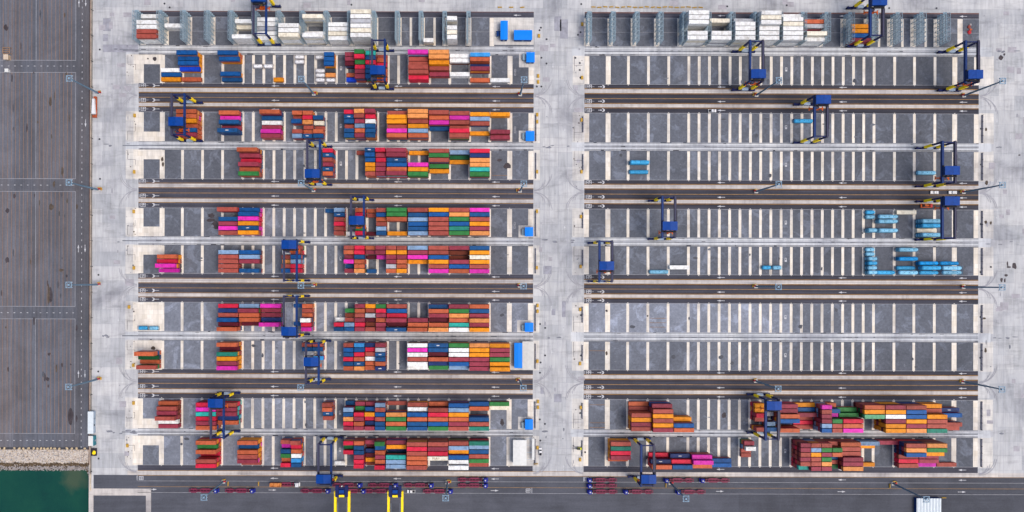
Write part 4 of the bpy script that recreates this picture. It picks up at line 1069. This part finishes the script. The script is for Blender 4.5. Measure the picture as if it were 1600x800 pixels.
# ------------------------------------------------------------------ gantry cranes
SPAN = 11.9; GH = 22.0
def crane_meshes():
    D = {}
    m = MB(); m.box(-0.48,0.48,-SPAN-0.7,SPAN+0.7,GH-1.7,GH)
    for i in range(9): m.box(-0.5,0.5,-SPAN+3*i-0.06,-SPAN+3*i+0.06,GH,GH+0.06)
    m.box(0.48,0.85,-SPAN,SPAN,GH-0.5,GH-0.4)
    m.box(0.80,0.85,-SPAN,SPAN,GH-0.4,GH-0.3); D['girder'] = m.mesh('girder', M_girder)
    m2 = MB(); m2.add(m.v, m.f); D['girder2'] = m2.mesh('girder', M_gird2)
    m = MB(); m.add([(-.55,-.5,1.9),(.55,-.5,1.9),(.55,.5,1.9),(-.55,.5,1.9),(-.5,-.45,GH-1.7),(.5,-.45,GH-1.7),(.5,.45,GH-1.7),(-.5,.45,GH-1.7)], [(0,1,5,4),(1,2,6,5),(2,3,7,6),(3,0,4,7),(4,5,6,7),(3,2,1,0)])
    D['leg'] = m.mesh('leg', M_navy)
    m = MB(); m.box(-.72,.72,-.7,.7,5.2,12.2); D['band'] = m.mesh('yellow_band', M_yel)
    m = MB(); m.box(-7.2,7.0,-.55,.55,1.2,2.3)
    for x in (-6.2,-4.4,4.4,6.2): m.box(x-.8,x+.8,-.5,.5,0.7,1.2)
    m.box(-7.3,-6.6,-.7,.7,1.4,2.9); m.box(-3,-2.2,-.5,.5,2.3,2.8); D['sill'] = m.mesh('sill_beam', M_navy)
    m = MB()
    m.cyl((0,-.4,.75),(0,.4,.75),.75,.75,12); D['wheel'] = m.mesh('wheel', M_black)
    m = MB(); m.box(-1.9,1.9,-.75,.75,2.35,4.2); m.box(-1.95,1.95,-.8,.8,4.2,4.3); D['cab2'] = m.mesh('electrical_house', M_box)
    m = MB(); z0 = GH+.35; m.box(-4.2,4.2,-2.45,2.45,z0,z0+2.4); D['house'] = m.mesh('trolley_house', M_girder)
    m = MB(); z1 = z0+2.4; m.add([(-4.4,-2.6,z1),(0,-2.6,z1+.5),(4.4,-2.6,z1),(-4.4,2.6,z1),(0,2.6,z1+.5),(4.4,2.6,z1)], [(0,1,4,3),(1,2,5,4),(0,2,1),(3,4,5),(0,3,5,2)])
    m.box(-.08,.08,-2.62,2.62,z1+.46,z1+.56); D['roof'] = m.mesh('roof', M_royal)
    m = MB()
    for s_ in (-3.8,3.8): m.box(s_-.4,s_+.4,-3.6,3.4,GH,GH+.35)
    m.box(-3.8,3.8,-3.6,-2.7,GH+.02,GH+.3); m.cyl((-2.6,-3.2,GH+.9),(2.6,-3.2,GH+.9),.55,.55,10); D['trolley'] = m.mesh('trolley_frame', M_black)
    m = MB(); m.box(-2.9,-1.1,-4.6,-2.7,GH-3.2,GH-.9); m.box(-2.95,-1.05,-4.65,-2.65,GH-.9,GH-.75); D['ocab'] = m.mesh('operator_cab', M_gird2)
    m = MB(); z = GH-7
    m.box(-4.3,4.3,-.35,.35,z,z+.5); m.box(-4.3,-3.8,-1.2,1.2,z,z+.4); m.box(3.8,4.3,-1.2,1.2,z,z+.4); m.box(-1.5,1.5,-1.1,1.1,z+.5,z+1.3)
    D['spreader'] = m.mesh('spreader', M_org)
    m = MB()
    for x in (-1.2,1.2):
        for y in (-.9,.9): m.cyl((x,y,z+1.3),(x,y,GH),.06,.06,6)
    D['rope'] = m.mesh('hoist_rope', M_black)
    m = MB(); m.box(4.9,5.3,-SPAN*0.62,SPAN*0.35,GH-1.2,GH-1.0)
    for i in range(5): m.box(4.35,4.95,-SPAN*0.6+i*4.6/1.6*1.0,-SPAN*0.6+i*4.6/1.6+.15,GH-1.2,GH-1.08)
    D['walk'] = m.mesh('cable_tray', M_hole)
    m = MB(); m.box(-3.8,3.8,-.3,.3,GH-1.3,GH-.5); D['tie'] = m.mesh('cross_beam', M_navy)
    m = MB(); m.bar((-3.8,0,2.3),(0,0,9.2),.35,.35); m.bar((3.8,0,2.3),(0,0,9.2),.35,.35); D['brace'] = m.mesh('brace', M_navy)
    return D
CM = crane_meshes()
def crane(x, yn, ty, label, mirror=1):
    yc = yn + 59.6/2
    r = thing('gantry_crane', label, 'gantry crane', (X(x), Y(yc), 0.03), 0, 'blue gantry cranes over the stacking rows')
    tl = Y(ty) - Y(yc)
    for s_ in (-1, 1):
        link('girder', CM['girder'] if s_*mirror < 0 else CM['girder2'], r, (s_*3.8, 0, 0))
        link('sill_beam', CM['sill'], r, (0, s_*SPAN, 0), 0 if mirror > 0 else math.pi)
        for sx in (-1, 1):
            l_ = link('leg', CM['leg'], r, (sx*3.8, s_*SPAN, 0)); link('yellow_band', CM['band'], l_)
        for wx in (-6.8,-5.6,-5.0,-3.8,3.8,5.0,5.6,6.8): link('wheel', CM['wheel'], r, (wx*0.98, s_*SPAN, 0))
        link('electrical_house', CM['cab2'], r, (0, s_*SPAN, 0)); link('cross_beam', CM['tie'], r, (0, s_*(SPAN-0.1), 0))
    h_ = link('trolley_house', CM['house'], r, (0, tl, 0)); link('roof', CM['roof'], h_)
    f_ = link('trolley_frame', CM['trolley'], r, (0, tl, 0))
    link('operator_cab', CM['ocab'], r, (0, tl, 0))
    sp = link('spreader', CM['spreader'], r, (0, tl-3.2, 0)); link('hoist_rope', CM['rope'], r, (0, tl-3.2, 0))
    link('cable_tray', CM['walk'], r, (0, 0, 0), 0 if mirror > 0 else math.pi)
BOG = [12.5, 81, 163, 230.5, 313.5, 379.5, 463, 532.6, 613.8, 683]
for (yard, row, x, ty, extra) in [(0,0,420.5,21,''),(0,1,597,128,''),(0,2,299.5,204.7,''),(0,3,501,281,''),(0,4,566.5,350,''),(0,5,467,386,''),(0,6,467,514,''),(0,7,500,559,''),(0,8,359,620.5,''),(0,9,519,732,''),
                       (1,0,1338,24,''),(1,1,1159.5,132,', nearer centre road'),(1,1,1480,132,', outermost'),(1,2,1255.5,169.6,''),(1,3,1446,274,''),(1,4,1029.5,357,', nearer centre road'),(1,4,1446,319,', above cyan tanks'),(1,5,936,416,''),(1,8,1184,622,''),(1,9,999,731,'')]:
    crane(x, BOG[row], ty, f"blue gantry crane with yellow leg bands straddling the {YN[yard]}'s {ORD[row+1]} row{extra}", -1 if yard == 0 else 1)

# ------------------------------------------------------------------ quay cranes at the frame's lower edge
def quay_crane(px, lab):
    H_ = 34.0; k_ = CAM_H/(CAM_H-H_); f_ = lambda x: NX+(x-NX)/k_; fy = lambda y: NY+(y-NY)/k_
    r = thing('quay_crane', lab, 'quay crane', (X(f_(px)), Y(830), 0), 0, 'yellow quay cranes at the water side')
    y1 = Y(fy(768.5)) - Y(830); y0 = Y(900) - Y(830)
    for s_ in (-1, 1):
        x = s_*9.4*S*1.05
        m = MB(); m.box(x-.62, x+.62, y0, y1, H_-2.4, H_)
        for i in range(14): m.box(x-.66, x+.66, y0+2+i*3.4, y0+2.15+i*3.4, H_-2.45, H_+.05)
        m.build('boom_girder', M_yel, r)
        for yy in (Y(818)-Y(830), Y(862)-Y(830)):
            m = MB(); m.box(s_*7-.8, s_*7+.8, yy-.8, yy+.8, 1.2, H_-2.4); m.box(s_*7-3, s_*7+3, yy-.7, yy+.7, 0.03, 1.4); m.box(min(x, s_*7), max(x, s_*7), yy-.7, yy+.7, H_-4.0, H_-2.4); m.build('leg', M_navy, r)
    m = MB()
    for i in range(9):
        y = y0 + 1 + i*4.6; m.box(-3.9, 3.9, y-.1, y+.1, H_-1.2, H_-.9)
    for s_ in (-1,1): m.box(s_*2.6-.1, s_*2.6+.1, y0, y1-7, H_-1.3, H_-1.2)
    m.build('cross_tie', M_steel, r)
    m = MB()
    for s_ in (-1,1): m.box(s_*2.7-.9, s_*2.7+.9, y1-2.9, y1+3.6, H_-.6, H_+1.2)
    m.box(-1.8, 1.8, y1-2.2, y1+2.4, H_-.6, H_+.6); m.build('trolley', M_navy, r)
    m = MB(); m.box(-1.5, 1.5, y1-0.6, y1+1.2, H_+.6, H_+1.5); m.build('winch_cover', M_royal, r)
    m = MB(); m.box(-1.5, 1.5, y1-2.9, y1-1.7, H_+.2, H_+1.3); m.build('bumper', M_yel, r)
    m = MB(); m.cyl((0,y1+3.2,H_-.5),(0,y1+3.2,H_+1.0),.35,.35,10); m.build('lamp_post', M_wwall, r)
quay_crane(535.2, 'yellow twin-boom quay crane cut by the frame, further from the white pickup')
quay_crane(618.5, 'yellow twin-boom quay crane cut by the frame, next to the white pickup')

# ------------------------------------------------------------------ terminal tractors with trailers, cars, small objects
def tractor_parts(cabm):
    D = []
    m = MB(); m.box(-9.2,5.6,-.75,-.45,1.05,1.4); m.box(-9.2,5.6,.45,.75,1.05,1.4)
    for x in (-9.2,-6.6,-4.5,-2.2,-0.3,1.6,3.6,5.3): m.box(x,x+.28,-1.15,1.15,1.0,1.36)
    for x0_, x1_ in ((-8.0,-4.6),(-1.6,3.6)):
        for s_ in (-1,1):
            y0_, y1_ = sorted((s_*.55, s_*1.32)); m.box(x0_,x1_,y0_,y1_,1.22,1.46)
    D.append(('trailer_frame', m.mesh('trailer_frame', M_trail), (0,0,0)))
    m = MB(); m.box(-8.6,4.0,-.44,.44,0.9,1.02); D.append(('trailer_belly', m.mesh('trailer_belly', M_traild), (0,0,0)))
    m = MB(); m.box(4.4,9.0,-.55,.55,.6,1.0); m.box(4.5,6.6,-1.05,1.05,1.0,1.15); D.append(('tractor_frame', m.mesh('tractor_frame', M_black), (0,0,0)))
    m = MB(); m.box(6.9,8.9,-1.2,1.2,.9,2.9); m.add([(6.85,-1.22,2.9),(8.95,-1.22,2.9),(8.95,1.22,2.9),(6.85,1.22,2.9),(7.1,-1.0,3.05),(8.8,-1.0,3.05),(8.8,1.0,3.05),(7.1,1.0,3.05)], [(4,5,6,7),(0,1,5,4),(1,2,6,5),(2,3,7,6),(3,0,4,7)])
    m.box(8.9,9.5,-1.2,1.2,.6,1.2); D.append(('cab', m.mesh('cab', cabm), (0,0,0)))
    m = MB(); m.box(8.9,8.94,-1.05,1.05,1.7,2.7); D.append(('windscreen', m.mesh('windscreen', M_glass), (0,0,0)))
    m = MB(); m.box(7.5,8.2,-.4,.4,3.05,3.3); D.append(('roof_unit', m.mesh('roof_unit', M_wwall), (0,0,0)))
    m = MB(); m.box(6.2,6.7,.5,1.1,1.1,2.0); D.append(('air_tank', m.mesh('air_tank', M_wwall), (0,0,0)))
    m = MB(); m.cyl((0,-.16,.5),(0,.16,.5),.5,.5,12); wm = m.mesh('wheel', M_black)
    for x in (-7.2,-5.9,5.2,8.2):
        for s_ in (-1,1): D.append(('wheel', wm, (x, s_*1.0, .03)))
    return D
TP = tractor_parts(M_cab)
def tractor(x, y, d_, label):      # x: centre of the whole rig in the photo, d_ +1 when the cab is on the east
    r = thing('tractor_trailer', label, 'terminal tractor', (X(x), Y(y), 0.05), 0 if d_ > 0 else math.pi, 'terminal tractors parked on the quay road')
    for nm, me, lc in TP: link(nm, me, r, lc)
LANEN = {748: 'stack-side lane', 757: 'middle lane', 766: 'quay-side lane'}
for d_, lst in ((1, {766: [(320.5,),(377,),(494.5,),(550,),(594,),(685,)], 757: [(544,),(599.5,),(655,),(739.5,)], 748: [(739.5,)]}),
                (-1, {748: [(941,),(1060.5,),(1116.5,)], 757: [(941,)], 766: [(941.5,),(997.5,),(1079,)]})):
    for yy, xs_ in lst.items():
        xs2 = sorted((q_[0] for q_ in xs_), reverse=d_ > 0)
        for i, x in enumerate(xs2):
            tractor(x, yy + (0.6 if yy != 757 else 0.4), d_, f"blue tractor with maroon trailer, {ORD[i+1]} from centre road, {YN[0 if d_ > 0 else 1]} side, {LANEN[yy]}")
ot = thing('container_truck', 'white-cab lorry with orange open box on maroon trailer on the quay road', 'lorry', (X(446.5), Y(756.8), 0.05), 0, None)
for nm, me, lc in TP:
    if nm in ('cab',):
        m2 = MB(); m2.v = [tuple(v.co) for v in me.vertices]; m2.f = [list(p.vertices) for p in me.polygons]; m2.m = [0]*len(m2.f); m2.t = [1]*len(m2.f)
        m2.build('cab', M_carw, ot)
    else: link(nm, me, ot, lc)
m = MB(); m.box(-8.8,-1.9,-1.2,1.2,1.5,1.8); m.box(-8.8,-8.5,-1.2,1.2,1.8,3.2); m.box(-2.2,-1.9,-1.2,1.2,1.8,3.2); m.box(-8.5,-2.2,-1.2,-1.0,1.8,3.0); m.box(-8.5,-2.2,1.0,1.2,1.8,3.0); m.box(-6.4,-4.2,-1.0,1.0,1.8,2.6)
m.build('cargo_box', M_org if False else PM['l'], ot)
def car_parts():
    m = MB(); m.add([(-2.5,-.9,.35),(2.5,-.9,.35),(2.5,.9,.35),(-2.5,.9,.35),(-2.5,-.9,.95),(2.45,-.88,.9),(2.45,.88,.9),(-2.5,.9,.95)], [(3,2,1,0),(4,5,6,7),(0,1,5,4),(1,2,6,5),(2,3,7,6),(3,0,4,7)])
    m.add([(-.7,-.85,.94),(1.3,-.85,.92),(1.3,.85,.92),(-.7,.85,.94),(-.5,-.72,1.65),(.6,-.72,1.65),(.6,.72,1.65),(-.5,.72,1.65)], [(4,5,6,7),(0,1,5,4),(1,2,6,5),(2,3,7,6),(3,0,4,7)])
    bed = MB(); bed.box(-2.35,-.75,-.75,.75,.96,1.0)
    ws = MB(); ws.add([(1.32,-.75,.97),(1.32,.75,.97),(.68,.68,1.62),(.68,-.68,1.62)], [(0,1,2,3)])
    wh = MB(); wh.cyl((0,-.12,.35),(0,.12,.35),.35,.35,12)
    return m.mesh('body', M_carw), bed.mesh('cargo_bed', M_black), ws.mesh('windscreen', M_glass), wh.mesh('wheel', M_black)
CP = car_parts()
for (x, y, rz, lab) in [(643.5,767.4,math.pi,'white pickup truck with dark bed parked on the quay road among tractors'),(1111.5,172.6,0,"white pickup with dark bed driving in the open yard's second row lane"),(845,705,math.pi/2,'white pickup with dark bed parked beside the white warehouse'),(1458.5,299,0,'white pickup under the outer gantry crane above cyan tanks'),(1487,298.8,0,'white pickup closest to the outer mast over cyan tanks')]:
    r = thing('pickup_truck', lab, 'pickup', (X(x), Y(y), 0.04), rz, 'white pickups around the terminal'); 
    link('body', CP[0], r); 
    if 'dark bed' in lab: link('cargo_bed', CP[1], r)
    link('windscreen', CP[2], r)
    for wx in (-1.6,1.6):
        for s_ in (-1,1): link('wheel', CP[3], r, (wx, s_*.84, 0))
os_ = thing('spare_spreader', 'orange spreader frame lying on the truck lane beside cyan tanks', 'spreader', (X(1446), Y(319.6), 0.04))
m = MB(); m.box(-3.6,3.6,-.4,.4,.3,.9); m.box(-3.6,-3.0,-1.2,1.2,.2,.8); m.box(3.0,3.6,-1.2,1.2,.2,.8); m.box(-3.0,3.0,-1.2,-.9,.25,.7); m.box(-3.0,3.0,.9,1.2,.25,.7); m.build('frame', M_org, os_)
m = MB(); m.box(2.0,3.4,-.9,.9,.9,1.5); m.build('power_pack', M_redc, os_)
m = MB(); m.box(-2.6,-1.2,-.8,.8,.9,1.4); m.build('winch', M_black, os_)
# left edge: parked trailer, cabins, skip
tl_ = thing('tipper_trailer', 'white tapered tank trailer on orange frame beside the lorry park wall', 'trailer', (X(148.6), Y(169.5), 0.02))
m = MB(); m.box(-1.3,1.3,-6.6,-4.9,.5,1.3); m.box(.7,1.4,-5,6.2,.6,1.2); m.box(-.6,1.2,5.2,6.6,.5,1.4); m.build('frame', PM['o'], tl_)
m = MB(); m.add([(-1.3,-4.6,1.0),(1.1,-4.6,1.0),(.2,5.2,1.0),(-1.1,5.2,1.0),(-1.2,-4.5,2.6),(.9,-4.5,2.6),(.1,5.0,2.2),(-1.0,5.0,2.2)], [(4,5,6,7),(0,1,5,4),(1,2,6,5),(2,3,7,6),(3,0,4,7)]); m.build('hopper', M_carw, tl_)
m = MB(); m.cyl((-.15,0,.5),(.15,0,.5),.5,.5,12); wm = m.mesh('wheel', M_black)
for y in (-3.2,-2.0,4.4):
    for s_ in (-1,1): link('wheel', wm, tl_, (s_*1.0-.1, y, 0))
cb = thing('site_cabin', 'long white site cabin on the boundary wall beside the quay end', 'cabin', (X(146), Y(660), 0.05))
m = MB(); m.box(-1.6,1.6,-7.0,6.6,0,2.8); m.build('body', M_box, cb); m = MB(); m.box(-1.75,1.75,-7.1,6.7,2.8,2.95); 
for i in range(5): m.box(-1.0,-.5,-6+2.7*i,-5.4+2.7*i,2.95,3.15)
m.build('roof', M_iceroof, cb); m = MB(); m.box(-.05,.05,-.5,.5,.1,2.1); m.build('door', M_steel, cb, (1.62, 2, 0)); m = MB(); m.box(-.05,.05,-.6,.6,1.0,2.0); link('window', m.mesh('window', M_glass), cb, (1.62,-2,0))
ch = thing('switch_house', 'small white-roofed teal hut between the long site cabin and yellow skip', 'hut', (X(146.5), Y(689), 0.05))
m = MB(); m.box(-1.5,1.9,-3.0,3.0,0,2.7); m.build('body', M_teal, ch); m = MB(); m.box(-1.6,1.3,-3.1,3.1,2.7,2.9); m.build('roof', M_wroof, ch); m = MB(); m.box(-.05,.05,-.5,.5,.1,2.0); m.build('door', M_steel, ch, (1.92,0,0))
skp = thing('yellow_skip', 'yellow heap in a dark tray at the quay corner', 'skip', (X(148.2), Y(707.5), 0.05))
m = MB(); m.box(-1.6,1.7,-2.3,2.3,0,.25); m.box(-1.6,-1.4,-2.3,2.3,.25,1.0); m.box(1.5,1.7,-2.3,2.3,.25,1.0); m.box(-1.4,1.5,-2.3,-2.1,.25,1.0); m.box(-1.4,1.5,2.1,2.3,.25,1.0); m.build('tray', M_dark, skp)
m = MB(); rock(m, 0, -.3, .7, 1.35, 0, random.Random(5), .8); m.build('load', M_yel, skp)
gh = thing('gate_hut', 'tan timber hut and frame standing in the lorry park by its upper cross road', 'hut', (X(12.5), Y(87), 0.03))
m = MB(); m.box(-1.3,1.3,-3.8,-1.0,0,2.6); m.build('body', flat('hut_tan',(206,180,150)), gh); m = MB(); m.box(-1.5,1.5,-4,-.8,2.6,2.75); m.build('roof', flat('hut_roof',(226,206,182)), gh)
m = MB()
for x in (-2.2,2.2):
    for y in (0,3.6): m.box(x-.12,x+.12,y-.12,y+.12,0,2.2)
for y in (0,1.2,2.4,3.6): m.box(-2.3,2.3,y-.15,y+.15,2.1,2.3)
m.box(-2.3,-2.0,0,3.6,2.3,2.4); m.box(2.0,2.3,0,3.6,2.3,2.4); m.build('frame', flat('hut_frame',(176,138,104)), gh)
wb = thing('kiosk', 'small white kiosk on the lorry park cross road beside the tan hut', 'kiosk', (X(12.8), Y(113.5), 0.03)); m = MB(); m.box(-.9,.9,-.9,.9,0,2.2); m.build('body', M_wwall, wb); m = MB(); m.box(-1.1,1.1,-1.1,1.1,2.2,2.35); m.build('roof', M_wroof, wb)
jk = thing('scrap_heap', 'rusty scrap heap at the outer end of the open yard reefer row', 'scrap', (X(1514), Y(46), 0.03))
for i, (dx, dy, s_, mm_) in enumerate(((-.3,-1,1.3,M_redc),(.5,.6,.9,PM['o']),(-.5,2.4,1.2,PM['r']),(.3,3.8,.8,M_seam))):
    m = MB(); rock(m, dx, dy, .3, s_, 0, random.Random(i+40), .6); m.build('scrap_piece', mm_, jk)
ym_ = thing('forklift', 'small yellow machine with grey fork parked at the open yard corner', 'forklift', (X(905), Y(700), 0.03), math.pi)
m = MB(); m.box(-1.6,.9,-.7,.7,.4,1.1); m.box(-1.6,-.6,-.75,.75,1.1,1.5); m.build('body', flat('forklift_yellow',(226,226,50)), ym_)
m = MB(); m.box(.9,1.1,-.6,.6,.1,2.4); m.box(1.1,4.2,-.45,-.3,.15,.25); m.box(1.1,4.2,.3,.45,.15,.25); m.build('fork_mast', M_dark, ym_)
m = MB(); m.box(-.6,.6,-.6,.6,1.9,2.0)
for x in (-.55,.5):
    for s_ in (-.55,.5): m.box(x,x+.06,s_,s_+.06,1.0,1.9)
m.build('cab_guard', M_dark, ym_)
m = MB(); m.cyl((0,-.12,.38),(0,.12,.38),.38,.38,12); wm = m.mesh('wheel', M_black)
for x in (-1.2,.6):
    for s_ in (-.7,.7): link('wheel', wm, ym_, (x,s_,0))
print('individual boxes', {k_: sum(1 for q_ in indiv if q_['b']['kind'] == k_) for k_ in 'LSADVT'}, 'rest', len(rest))
